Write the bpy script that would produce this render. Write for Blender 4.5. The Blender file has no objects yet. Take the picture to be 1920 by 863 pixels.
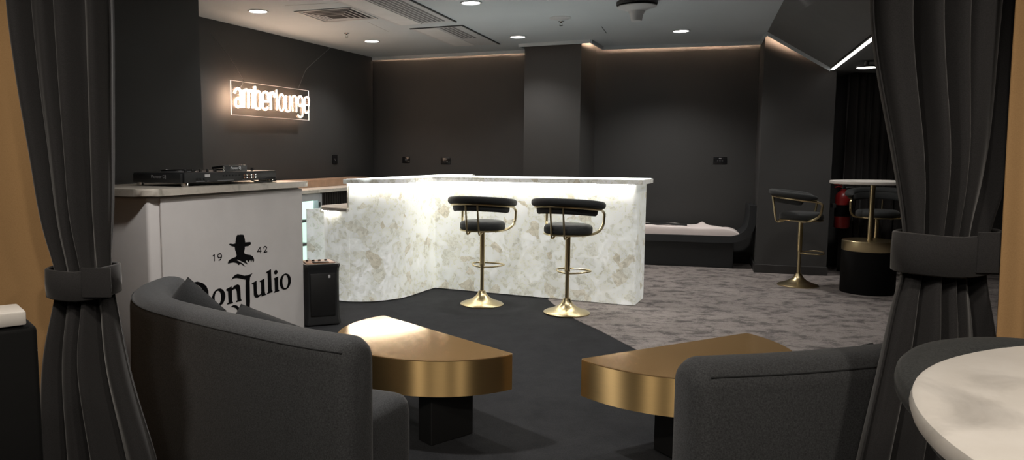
import bpy, bmesh, math, random
from mathutils import Vector, Matrix
random.seed(7)
S = bpy.context.scene
COL = S.collection
PI = math.pi

# ------------------------------------------------------------------ helpers
class MB:
    """collects shapes into one bmesh"""
    def __init__(s): s.bm = bmesh.new()
    def _add(s, verts, faces):
        vs = [s.bm.verts.new(v) for v in verts]
        out = []
        for f in faces:
            try: out.append(s.bm.faces.new([vs[i] for i in f]))
            except ValueError: pass
        return vs, out
    def box(s, c, d, bev=0.0, seg=2, M=None):
        cx, cy, cz = c; dx, dy, dz = d[0]/2, d[1]/2, d[2]/2
        V = [(cx+a*dx, cy+b*dy, cz+e*dz) for e in (-1,1) for b in (-1,1) for a in (-1,1)]
        F = [(0,2,3,1),(4,5,7,6),(0,1,5,4),(2,6,7,3),(0,4,6,2),(1,3,7,5)]
        vs, fs = s._add(V, F)
        if bev > 0:
            es = list({e for f in fs for e in f.edges})
            r = bmesh.ops.bevel(s.bm, geom=es, offset=bev, segments=seg, profile=0.5, affect='EDGES')
            vs = list({v for f in r['faces'] for v in f.verts} | {v for v in vs if v.is_valid})
        if M is not None: bmesh.ops.transform(s.bm, matrix=M, verts=[v for v in vs if v.is_valid])
        return s
    def prism(s, poly, z0, z1, bev=0.0, seg=3):
        a = sum(poly[i][0]*poly[(i+1)%len(poly)][1]-poly[(i+1)%len(poly)][0]*poly[i][1] for i in range(len(poly)))
        if a < 0: poly = list(reversed(poly))
        n = len(poly)
        V = [(x,y,z0) for x,y in poly]+[(x,y,z1) for x,y in poly]
        F = [tuple(range(n-1,-1,-1)), tuple(range(n,2*n))]+[(i,(i+1)%n,n+(i+1)%n,n+i) for i in range(n)]
        vs, fs = s._add(V, F)
        if bev > 0:
            es = list({e for f in (fs[0],fs[1]) for e in f.edges})
            bmesh.ops.bevel(s.bm, geom=es, offset=bev, segments=seg, profile=0.5, affect='EDGES')
        return s
    def tube(s, pts, r, n=10, closed=False, cap=True):
        P = [Vector(p) for p in pts]; m = len(P)
        rr = r if isinstance(r,(list,tuple)) else [r]*m
        T = []
        for i in range(m):
            if closed: t = P[(i+1)%m]-P[(i-1)%m]
            else: t = P[min(i+1,m-1)]-P[max(i-1,0)]
            T.append(t.normalized() if t.length>1e-9 else Vector((0,0,1)))
        up = Vector((0,0,1)) if abs(T[0].z)<0.9 else Vector((1,0,0))
        N = T[0].cross(up).normalized(); rings=[]
        for i in range(m):
            N = (N - T[i]*N.dot(T[i]))
            if N.length<1e-6: N=T[i].orthogonal()
            N.normalize(); B = T[i].cross(N)
            rings.append([s.bm.verts.new(P[i]+(N*math.cos(2*PI*k/n)+B*math.sin(2*PI*k/n))*rr[i]) for k in range(n)])
        for i in range(m if closed else m-1):
            a, b = rings[i], rings[(i+1)%m]
            for k in range(n):
                s.bm.faces.new((a[k],a[(k+1)%n],b[(k+1)%n],b[k]))
        if cap and not closed:
            s.bm.faces.new(rings[0][::-1]); s.bm.faces.new(rings[-1])
        return s
    def lathe(s, prof, n=40, c=(0,0,0), cap=True):
        rings=[]
        for r,z in prof:
            rings.append([s.bm.verts.new((c[0]+r*math.cos(2*PI*k/n),c[1]+r*math.sin(2*PI*k/n),c[2]+z)) for k in range(n)])
        for a,b in zip(rings,rings[1:]):
            for k in range(n): s.bm.faces.new((a[k],a[(k+1)%n],b[(k+1)%n],b[k]))
        if cap:
            s.bm.faces.new(rings[0][::-1]); s.bm.faces.new(rings[-1])
        return s
    def grid(s, fn, nu, nv, cu=False, cv=False):
        V=[[s.bm.verts.new(fn(i/(nu if cu else nu-1), j/(nv if cv else nv-1))) for j in range(nv)] for i in range(nu)]
        for i in range(nu if cu else nu-1):
            for j in range(nv if cv else nv-1):
                q=[V[i][j],V[(i+1)%nu][j],V[(i+1)%nu][(j+1)%nv],V[i][(j+1)%nv]]
                try: s.bm.faces.new(q)
                except ValueError: pass
        return V
    def sweep(s, rings, cap=True):
        R=[[s.bm.verts.new(p) for p in r] for r in rings]; n=len(R[0])
        for a,b in zip(R,R[1:]):
            for k in range(n): s.bm.faces.new((a[k],a[(k+1)%n],b[(k+1)%n],b[k]))
        if cap:
            s.bm.faces.new(R[0][::-1]); s.bm.faces.new(R[-1])
        return s
    def fill2d(s, loops, M):
        es=[]
        for lp in loops:
            vs=[s.bm.verts.new((x,y,0)) for x,y in lp]
            es+=[s.bm.edges.new((vs[i],vs[(i+1)%len(vs)])) for i in range(len(vs))]
        r=bmesh.ops.triangle_fill(s.bm, use_beauty=True, use_dissolve=False, edges=es, normal=(0,0,1))
        vs={v for e in es for v in e.verts}
        bmesh.ops.transform(s.bm, matrix=M, verts=list(vs))
        return s
    def build(s, name, mat, parent=None, loc=None, rz=0.0, smooth=35):
        bm=s.bm
        bmesh.ops.remove_doubles(bm, verts=bm.verts, dist=1e-6)
        bmesh.ops.recalc_face_normals(bm, faces=bm.faces)
        me=bpy.data.meshes.new(name); bm.to_mesh(me); bm.free()
        if smooth:
            for p in me.polygons: p.use_smooth=True
            me.set_sharp_from_angle(angle=math.radians(smooth))
        me.materials.append(mat)
        o=bpy.data.objects.new(name, me); COL.objects.link(o)
        if parent: o.parent=parent
        if loc: o.location=loc
        if rz: o.rotation_euler=(0,0,rz)
        return o

def tag(o, label, cat, group=None):
    o['label']=label; o['category']=cat
    if group: o['group']=group
    return o
def struct(o): o['kind']='structure'; return o
def thing(name, label, cat, loc=(0,0,0), rz=0.0, group=None):
    o=bpy.data.objects.new(name,None); COL.objects.link(o); o.empty_display_size=0.1
    o.location=loc; o.rotation_euler=(0,0,rz)
    return tag(o,label,cat,group)
def dup(root, loc, rz, label, group=None):
    r=root.copy(); COL.objects.link(r); r.location=loc; r.rotation_euler=(0,0,rz)
    r['label']=label
    if group: r['group']=group
    for ch in list(root.children):
        c=ch.copy(); COL.objects.link(c); c.parent=r
        for g in list(ch.children):
            d=g.copy(); COL.objects.link(d); d.parent=c
    return r
def text_mesh(name, txt, size, mat, parent, M, depth=0.0006):
    cu=bpy.data.curves.new('t','FONT'); cu.body=txt; cu.size=size; cu.extrude=depth; cu.align_x='CENTER'; cu.align_y='CENTER'
    to=bpy.data.objects.new('t',cu); COL.objects.link(to)
    dg=bpy.context.evaluated_depsgraph_get(); me=bpy.data.meshes.new_from_object(to.evaluated_get(dg))
    bpy.data.objects.remove(to); me.transform(M); me.materials.clear(); me.materials.append(mat)
    o=bpy.data.objects.new(name,me); COL.objects.link(o); o.parent=parent
    return o
def interp(tab, t):
    """piecewise monotone-ish smooth interpolation of (t,v) pairs"""
    tab=sorted(tab)
    if t<=tab[0][0]: return tab[0][1]
    if t>=tab[-1][0]: return tab[-1][1]
    for i in range(len(tab)-1):
        a,b=tab[i],tab[i+1]
        if a[0]<=t<=b[0]:
            h=b[0]-a[0]; u=(t-a[0])/h
            m0=(b[1]-tab[i-1][1])/(b[0]-tab[i-1][0]) if i>0 else (b[1]-a[1])/h
            m1=(tab[i+2][1]-a[1])/(tab[i+2][0]-a[0]) if i+2<len(tab) else (b[1]-a[1])/h
            return (2*u**3-3*u*u+1)*a[1]+(u**3-2*u*u+u)*h*m0+(-2*u**3+3*u*u)*b[1]+(u**3-u*u)*h*m1
def path2(pts, n):
    """Catmull-Rom resample of a 2-D path, evenly spaced"""
    P=[Vector(p) for p in pts]; D=[]
    for i in range(len(P)-1):
        p0=P[i-1] if i>0 else P[i]*2-P[i+1]; p1,p2=P[i],P[i+1]
        p3=P[i+2] if i+2<len(P) else P[i+1]*2-P[i]
        for k in range(24):
            t=k/24
            D.append(0.5*((2*p1)+(p2-p0)*t+(2*p0-5*p1+4*p2-p3)*t*t+(3*p1-p0-3*p2+p3)*t**3))
    D.append(P[-1]); L=[0]
    for a,b in zip(D,D[1:]): L.append(L[-1]+(b-a).length)
    out=[]; j=0
    for i in range(n):
        t=L[-1]*i/(n-1)
        while j<len(L)-2 and L[j+1]<t: j+=1
        u=(t-L[j])/max(L[j+1]-L[j],1e-9); out.append(D[j].lerp(D[j+1],min(max(u,0),1)))
    return out
def hermite_fillet(pts, r, seg=6):
    """rounds the corners of a 3-D polyline"""
    P=[Vector(p) for p in pts]; out=[P[0]]
    for i in range(1,len(P)-1):
        a=(P[i-1]-P[i]); b=(P[i+1]-P[i]); d=min(r,a.length*.49,b.length*.49)
        p0=P[i]+a.normalized()*d; p2=P[i]+b.normalized()*d
        for k in range(seg+1):
            t=k/seg; out.append(p0*(1-t)**2+P[i]*2*t*(1-t)+p2*t*t)
    out.append(P[-1]); return out

# ------------------------------------------------------------------ materials
def sr(c):
    f=lambda v: v/12.92 if v<=0.04045 else ((v+0.055)/1.055)**2.4
    return tuple(f(v/255) for v in c)+(1,)
def newmat(name):
    m=bpy.data.materials.new(name); m.use_nodes=True
    nt=m.node_tree; b=nt.nodes['Principled BSDF']
    return m,nt,b
def N(nt,typ,**kw):
    n=nt.nodes.new(typ)
    for k,v in kw.items():
        if k in n.inputs: n.inputs[k].default_value=v
        else: setattr(n,k,v)
    return n
def coords(nt, scale=(1,1,1), rot=(0,0,0)):
    tc=N(nt,'ShaderNodeTexCoord'); mp=N(nt,'ShaderNodeMapping')
    mp.inputs['Scale'].default_value=scale; mp.inputs['Rotation'].default_value=rot
    nt.links.new(tc.outputs['Object'],mp.inputs['Vector']); return mp.outputs['Vector']
def ramp(nt, fac, stops, interp='LINEAR'):
    r=N(nt,'ShaderNodeValToRGB'); cr=r.color_ramp; cr.interpolation=interp
    while len(cr.elements)<len(stops): cr.elements.new(0.5)
    for e,(p,c) in zip(cr.elements,stops): e.position=p; e.color=c
    nt.links.new(fac,r.inputs['Fac']); return r.outputs['Color']
def noise(nt, vec, scale, detail=4, rough=0.55, dist=0.0):
    n=N(nt,'ShaderNodeTexNoise'); n.inputs['Scale'].default_value=scale; n.inputs['Detail'].default_value=detail
    n.inputs['Roughness'].default_value=rough; n.inputs['Distortion'].default_value=dist
    nt.links.new(vec,n.inputs['Vector']); return n.outputs['Fac']
def bump(nt, b, h, strength, dist=0.01):
    n=N(nt,'ShaderNodeBump'); n.inputs['Strength'].default_value=strength; n.inputs['Distance'].default_value=dist
    nt.links.new(h,n.inputs['Height']); nt.links.new(n.outputs['Normal'],b.inputs['Normal'])
def plain(name, c, rough=0.5, metal=0.0, var=0.12, vs=6.0, bs=0.0, bscale=80):
    m,nt,b=newmat(name); v=coords(nt)
    lo=tuple(x*(1-var) for x in c[:3])+(1,); hi=tuple(min(1,x*(1+var)) for x in c[:3])+(1,)
    nt.links.new(ramp(nt,noise(nt,v,vs),[(0.3,lo),(0.7,hi)]),b.inputs['Base Color'])
    b.inputs['Roughness'].default_value=rough; b.inputs['Metallic'].default_value=metal
    if bs: bump(nt,b,noise(nt,v,bscale,3),bs)
    return m
def fabric(name, c, c2=None, sheen=0.0, scale=260, rough=0.95, bs=0.35):
    m,nt,b=newmat(name); v=coords(nt)
    c2=c2 or tuple(x*1.9 for x in c[:3])+(1,)
    n1=noise(nt,v,scale,5,0.75); n2=noise(nt,v,3.0,3)
    col=ramp(nt,n1,[(0.36,c),(0.66,c2)])
    mx=N(nt,'ShaderNodeMixRGB',blend_type='MULTIPLY'); mx.inputs['Fac'].default_value=0.3
    nt.links.new(col,mx.inputs['Color1']); nt.links.new(ramp(nt,n2,[(0.3,(.75,.75,.75,1)),(0.7,(1,1,1,1))]),mx.inputs['Color2'])
    nt.links.new(mx.outputs['Color'],b.inputs['Base Color'])
    b.inputs['Roughness'].default_value=rough; b.inputs['Specular IOR Level'].default_value=0.15
    if sheen:
        b.inputs['Sheen Weight'].default_value=sheen; b.inputs['Sheen Roughness'].default_value=0.4
        b.inputs['Sheen Tint'].default_value=(0.9,0.88,0.86,1)
    bump(nt,b,n1,bs,0.004); return m
def emit(name, c, strength, base=None):
    m,nt,b=newmat(name); b.inputs['Base Color'].default_value=base or (0.8,0.8,0.8,1)
    b.inputs['Emission Color'].default_value=c; b.inputs['Emission Strength'].default_value=strength
    return m
def marble(name, c, vein, rough=0.3, scale=3.0, amt=0.6):
    m,nt,b=newmat(name); v=coords(nt)
    n1=noise(nt,v,scale,7,0.6,1.4); n2=noise(nt,v,scale*4,5,0.6)
    col=ramp(nt,n1,[(0.28,vein),(0.28+0.3*amt,c),(0.8,c)])
    mx=N(nt,'ShaderNodeMixRGB',blend_type='MULTIPLY'); mx.inputs['Fac'].default_value=0.35
    nt.links.new(col,mx.inputs['Color1']); nt.links.new(ramp(nt,n2,[(0.35,(.8,.78,.75,1)),(0.65,(1,1,1,1))]),mx.inputs['Color2'])
    nt.links.new(mx.outputs['Color'],b.inputs['Base Color']); b.inputs['Roughness'].default_value=rough
    return m
def brushed(name, c, rough, stretch=(2,2,60), var=0.25, dark=0.55):
    m,nt,b=newmat(name); v=coords(nt,stretch); v2=coords(nt)
    n1=noise(nt,v,4.0,6,0.7); n2=noise(nt,v2,2.2,4)
    lo=tuple(x*dark for x in c[:3])+(1,)
    mx=N(nt,'ShaderNodeMixRGB'); nt.links.new(n2,mx.inputs['Fac'])
    nt.links.new(ramp(nt,n1,[(0.3,lo),(0.65,c)]),mx.inputs['Color1']); mx.inputs['Color2'].default_value=c
    nt.links.new(mx.outputs['Color'],b.inputs['Base Color']); b.inputs['Metallic'].default_value=1.0
    r=N(nt,'ShaderNodeMapRange'); nt.links.new(n1,r.inputs['Value'])
    r.inputs['To Min'].default_value=rough*(1-var); r.inputs['To Max'].default_value=rough*(1+var)
    nt.links.new(r.outputs['Result'],b.inputs['Roughness'])
    return m
def quartz(name, es, ecol=(1.0,0.985,0.93)):
    """backlit stone: angular crystal flakes in cream, white and smoky grey"""
    m,nt,b=newmat(name); tc=N(nt,'ShaderNodeTexCoord')
    nv=N(nt,'ShaderNodeTexNoise'); nv.inputs['Scale'].default_value=7; nv.inputs['Detail'].default_value=4
    nt.links.new(tc.outputs['Object'],nv.inputs['Vector'])
    ad=N(nt,'ShaderNodeMixRGB',blend_type='LINEAR_LIGHT'); ad.inputs['Fac'].default_value=0.055
    nt.links.new(tc.outputs['Object'],ad.inputs['Color1']); nt.links.new(nv.outputs['Color'],ad.inputs['Color2'])
    def vor(scale, feat='F1'):
        n=N(nt,'ShaderNodeTexVoronoi',feature=feat); n.inputs['Scale'].default_value=scale
        nt.links.new(ad.outputs['Color'],n.inputs['Vector']); return n
    def cell(scale, stops):
        sx=N(nt,'ShaderNodeSeparateColor'); nt.links.new(vor(scale).outputs['Color'],sx.inputs['Color'])
        return ramp(nt,sx.outputs['Red'],stops)
    a=cell(11,[(0.0,(.66,.61,.51,1)),(0.06,(.74,.70,.62,1)),(0.13,(.80,.79,.73,1)),(0.5,(.885,.885,.855,1)),(0.8,(.93,.94,.93,1)),(1,(.99,.99,1,1))])
    c=cell(34,[(0.0,(.72,.715,.68,1)),(0.3,(.86,.86,.84,1)),(0.7,(.95,.96,.95,1)),(1,(1,1,1,1))])
    m1=N(nt,'ShaderNodeMixRGB',blend_type='MULTIPLY'); m1.inputs['Fac'].default_value=0.9
    nt.links.new(a,m1.inputs['Color1']); nt.links.new(c,m1.inputs['Color2'])
    e=ramp(nt,vor(13,'DISTANCE_TO_EDGE').outputs['Distance'],[(0.0,(.88,.88,.85,1)),(0.05,(1,1,1,1))])
    m2=N(nt,'ShaderNodeMixRGB',blend_type='MULTIPLY'); m2.inputs['Fac'].default_value=0.5
    nt.links.new(m1.outputs['Color'],m2.inputs['Color1']); nt.links.new(e,m2.inputs['Color2'])
    w=ramp(nt,noise(nt,tc.outputs['Object'],20,8,0.75,3.5),[(0.36,(.73,.725,.69,1)),(0.5,(.94,.94,.925,1)),(0.58,(1,1,1,1))])
    m3=N(nt,'ShaderNodeMixRGB',blend_type='MULTIPLY'); m3.inputs['Fac'].default_value=0.85
    nt.links.new(m2.outputs['Color'],m3.inputs['Color1']); nt.links.new(w,m3.inputs['Color2'])
    nt.links.new(m3.outputs['Color'],b.inputs['Base Color']); b.inputs['Roughness'].default_value=0.35
    if es:
        m4=N(nt,'ShaderNodeMixRGB',blend_type='MULTIPLY'); m4.inputs['Fac'].default_value=1
        nt.links.new(m3.outputs['Color'],m4.inputs['Color1']); m4.inputs['Color2'].default_value=ecol+(1,)
        nt.links.new(m4.outputs['Color'],b.inputs['Emission Color']); b.inputs['Emission Strength'].default_value=es
    return m
def carpet(name, stops, scale, stretch=(1,1,1), rot=0.0):
    m,nt,b=newmat(name); v=coords(nt,stretch,(0,0,rot)); v2=coords(nt)
    n0=noise(nt,v,scale,10,0.78,0.3); n1=noise(nt,v2,150,4,0.85)
    mx=N(nt,'ShaderNodeMixRGB',blend_type='MULTIPLY'); mx.inputs['Fac'].default_value=0.75
    nt.links.new(ramp(nt,n0,stops),mx.inputs['Color1'])
    nt.links.new(ramp(nt,n1,[(0.32,(.45,.45,.45,1)),(0.66,(1.25,1.25,1.25,1))]),mx.inputs['Color2'])
    nt.links.new(mx.outputs['Color'],b.inputs['Base Color']); b.inputs['Roughness'].default_value=0.95
    b.inputs['Specular IOR Level'].default_value=0.1
    bump(nt,b,n1,0.5,0.006); return m

M={}
M['wall']=plain('charcoal_paint',(0.041,0.0405,0.0395,1),0.65,var=0.06,vs=2.0,bs=0.04,bscale=120)
M['ceil']=plain('ceiling_paint',(0.43,0.475,0.50,1),0.8,var=0.04,vs=1.2)
M['soffit']=plain('soffit_paint',(0.10,0.105,0.105,1),0.75,var=0.05)
M['trimdark']=plain('dark_trim',(0.030,0.029,0.028,1),0.55)
M['carpet']=carpet('charcoal_carpet',[(0.3,(0.026,0.027,0.029,1)),(0.7,(0.042,0.043,0.046,1))],5)
M['carpet2']=carpet('grey_distressed_carpet',[(0.36,(0.11,0.098,0.094,1)),(0.44,(0.17,0.152,0.146,1)),(0.50,(0.29,0.258,0.242,1)),(0.70,(0.36,0.322,0.30,1))],4.8,(1.0,1.35,1),-0.35)
M['quartz']=quartz('backlit_quartz',0.40,(0.985,1.0,0.97))
M['addedglow']=quartz('added_glow_quartz',3.2,(0.92,0.97,1.0))  # strong glow added above the slab to light the ceiling
M['quartz_side_glow']=quartz('quartz_end_painted_glow',0.35,(0.86,0.95,1.0))  # cool glow in the material stands in for white light falling on the panel
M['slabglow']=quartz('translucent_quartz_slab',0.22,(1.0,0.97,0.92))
M['slab']=marble('white_quartz_slab',(0.80,0.77,0.71,1),(0.50,0.46,0.40,1),0.22,5.0)
M['slabdim']=marble('dj_slab_stone',(0.50,0.46,0.40,1),(0.26,0.24,0.20,1),0.3,6.0)
M['marble']=marble('pale_marble',(0.64,0.605,0.56,1),(0.42,0.395,0.365,1),0.35,3.5)
M['brass']=brushed('brushed_brass',(0.74,0.51,0.23,1),0.48,(3,3,90),0.12,0.85)
_nt=M['brass'].node_tree; _b=_nt.nodes['Principled BSDF']; _tg=_nt.nodes.new('ShaderNodeTangent'); _tg.direction_type='RADIAL'; _tg.axis='Z'
_nt.links.new(_tg.outputs['Tangent'],_b.inputs['Tangent']); _b.inputs['Anisotropic'].default_value=0.97; _b.inputs['Metallic'].default_value=1.0; _b.inputs['Anisotropic Rotation'].default_value=0.25
M['brasstop']=brushed('brushed_brass_top',(0.74,0.47,0.215,1),0.12,(1.2,9,1),0.12,0.86); M['brasstop'].node_tree.nodes['Principled BSDF'].inputs['Metallic'].default_value=0.70
M['gold']=plain('champagne_gold',(0.60,0.50,0.30,1),0.28,1.0,0.06)
M['golddark']=plain('aged_gold',(0.42,0.30,0.14,1),0.30,1.0,0.08)
M['black']=plain('satin_black',(0.011,0.011,0.011,1),0.5)
M['matteblack']=plain('matte_black',(0.006,0.006,0.006,1),0.8); M['matteblack'].node_tree.nodes['Principled BSDF'].inputs['Specular IOR Level'].default_value=0.15
M['blackgloss']=plain('gloss_black_plastic',(0.010,0.010,0.011,1),0.25)
M['device']=plain('device_black',(0.016,0.017,0.018,1),0.45,bs=0.03,bscale=300)
M['vinyl']=fabric('charcoal_upholstery',(0.024,0.026,0.026,1),(0.048,0.050,0.050,1),0.1,220,0.75,0.15)
M['sofa']=fabric('charcoal_wool',(0.036,0.037,0.0385,1),(0.086,0.088,0.091,1),0.15,210)
M['pillow']=fabric('dark_linen',(0.016,0.017,0.018,1),(0.036,0.037,0.038,1),0.1,240)
M['velvet']=fabric('black_velvet',(0.025,0.024,0.0245,1),(0.040,0.0385,0.039,1),0.35,420,0.9,0.1)
M['velvet2']=fabric('dark_backdrop_velvet',(0.028,0.026,0.0255,1),(0.042,0.039,0.038,1),0.2,420,0.9,0.1)
M['amber']=fabric('amber_drape',(0.40,0.235,0.105,1),(0.47,0.285,0.13,1),0.0,380,0.9,0.12)
M['white']=plain('white_vinyl',(0.60,0.575,0.56,1),0.42,var=0.03)
M['ink']=plain('black_print',(0.004,0.004,0.0045,1),0.7); M['ink'].node_tree.nodes['Principled BSDF'].inputs['Specular IOR Level'].default_value=0.05
M['sheet']=plain('pink_white_sheet',(0.86,0.77,0.745,1),0.8,var=0.03,bs=0.1,bscale=14)
M['bench']=brushed('black_timber',(0.022,0.024,0.026,1),0.5,(2,2,40)); M['bench'].node_tree.nodes['Principled BSDF'].inputs['Metallic'].default_value=0
M['red']=plain('extinguisher_red',(0.20,0.012,0.012,1),0.35)
M['chrome']=plain('polished_metal',(0.72,0.71,0.69,1),0.2,1.0,0.05)
M['screenprint']=emit('pale_print',(0.6,0.6,0.62,1),0.12,(0.55,0.55,0.57,1))
M['label']=plain('white_label',(0.55,0.55,0.55,1),0.6)
M['grey']=plain('grey_plastic',(0.20,0.205,0.21,1),0.5)
M['vent']=plain('vent_white_metal',(0.42,0.43,0.44,1),0.55,var=0.04)
M['filter']=plain('filter_panel_white',(0.55,0.56,0.56,1),0.6,var=0.05)
M['ventdark']=plain('vent_shadow_gap',(0.035,0.036,0.038,1),0.8)
M['copper']=plain('copper_panel',(0.30,0.155,0.09,1),0.3,0.5)
M['timber']=brushed('warm_timber',(0.46,0.30,0.20,1),0.35,(3,40,3)); M['timber'].node_tree.nodes['Principled BSDF'].inputs['Metallic'].default_value=0
M['fridge']=plain('fridge_white',(0.55,0.58,0.62,1),0.4)
M['lamp']=emit('downlight_lens',(1.0,0.95,0.90,1),14.0)
M['fridgelight']=emit('fridge_interior_light',(0.66,0.90,0.76,1),1.1,(0.5,0.62,0.55,1))
M['coollamp']=emit('cool_white_tube',(0.85,1.0,0.95,1),5.0)
M['led']=emit('white_led_strip',(1.0,0.97,0.90,1),60.0)
M['ledline']=emit('ceiling_led_line',(1.0,0.93,0.88,1),6.0)
M['cove']=emit('warm_cove_led',(1.0,0.66,0.44,1),420.0)
M['neon']=emit('warm_neon',(1.0,0.67,0.46,1),46.0)
m,nt,b=newmat('clear_acrylic'); b.inputs['Transmission Weight'].default_value=1; b.inputs['Roughness'].default_value=0.02; b.inputs['IOR'].default_value=1.12
b.inputs['Base Color'].default_value=(1,0.97,0.94,1); M['acrylic']=m
m,nt,b=newmat('cooler_glass'); b.inputs['Transmission Weight'].default_value=1; b.inputs['Roughness'].default_value=0.03; b.inputs['IOR'].default_value=1.1
b.inputs['Base Color'].default_value=(0.97,0.99,0.98,1); M['glass']=m
M['edge']=emit('lit_acrylic_edge',(1.0,0.86,0.76,1),0.9)

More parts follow.
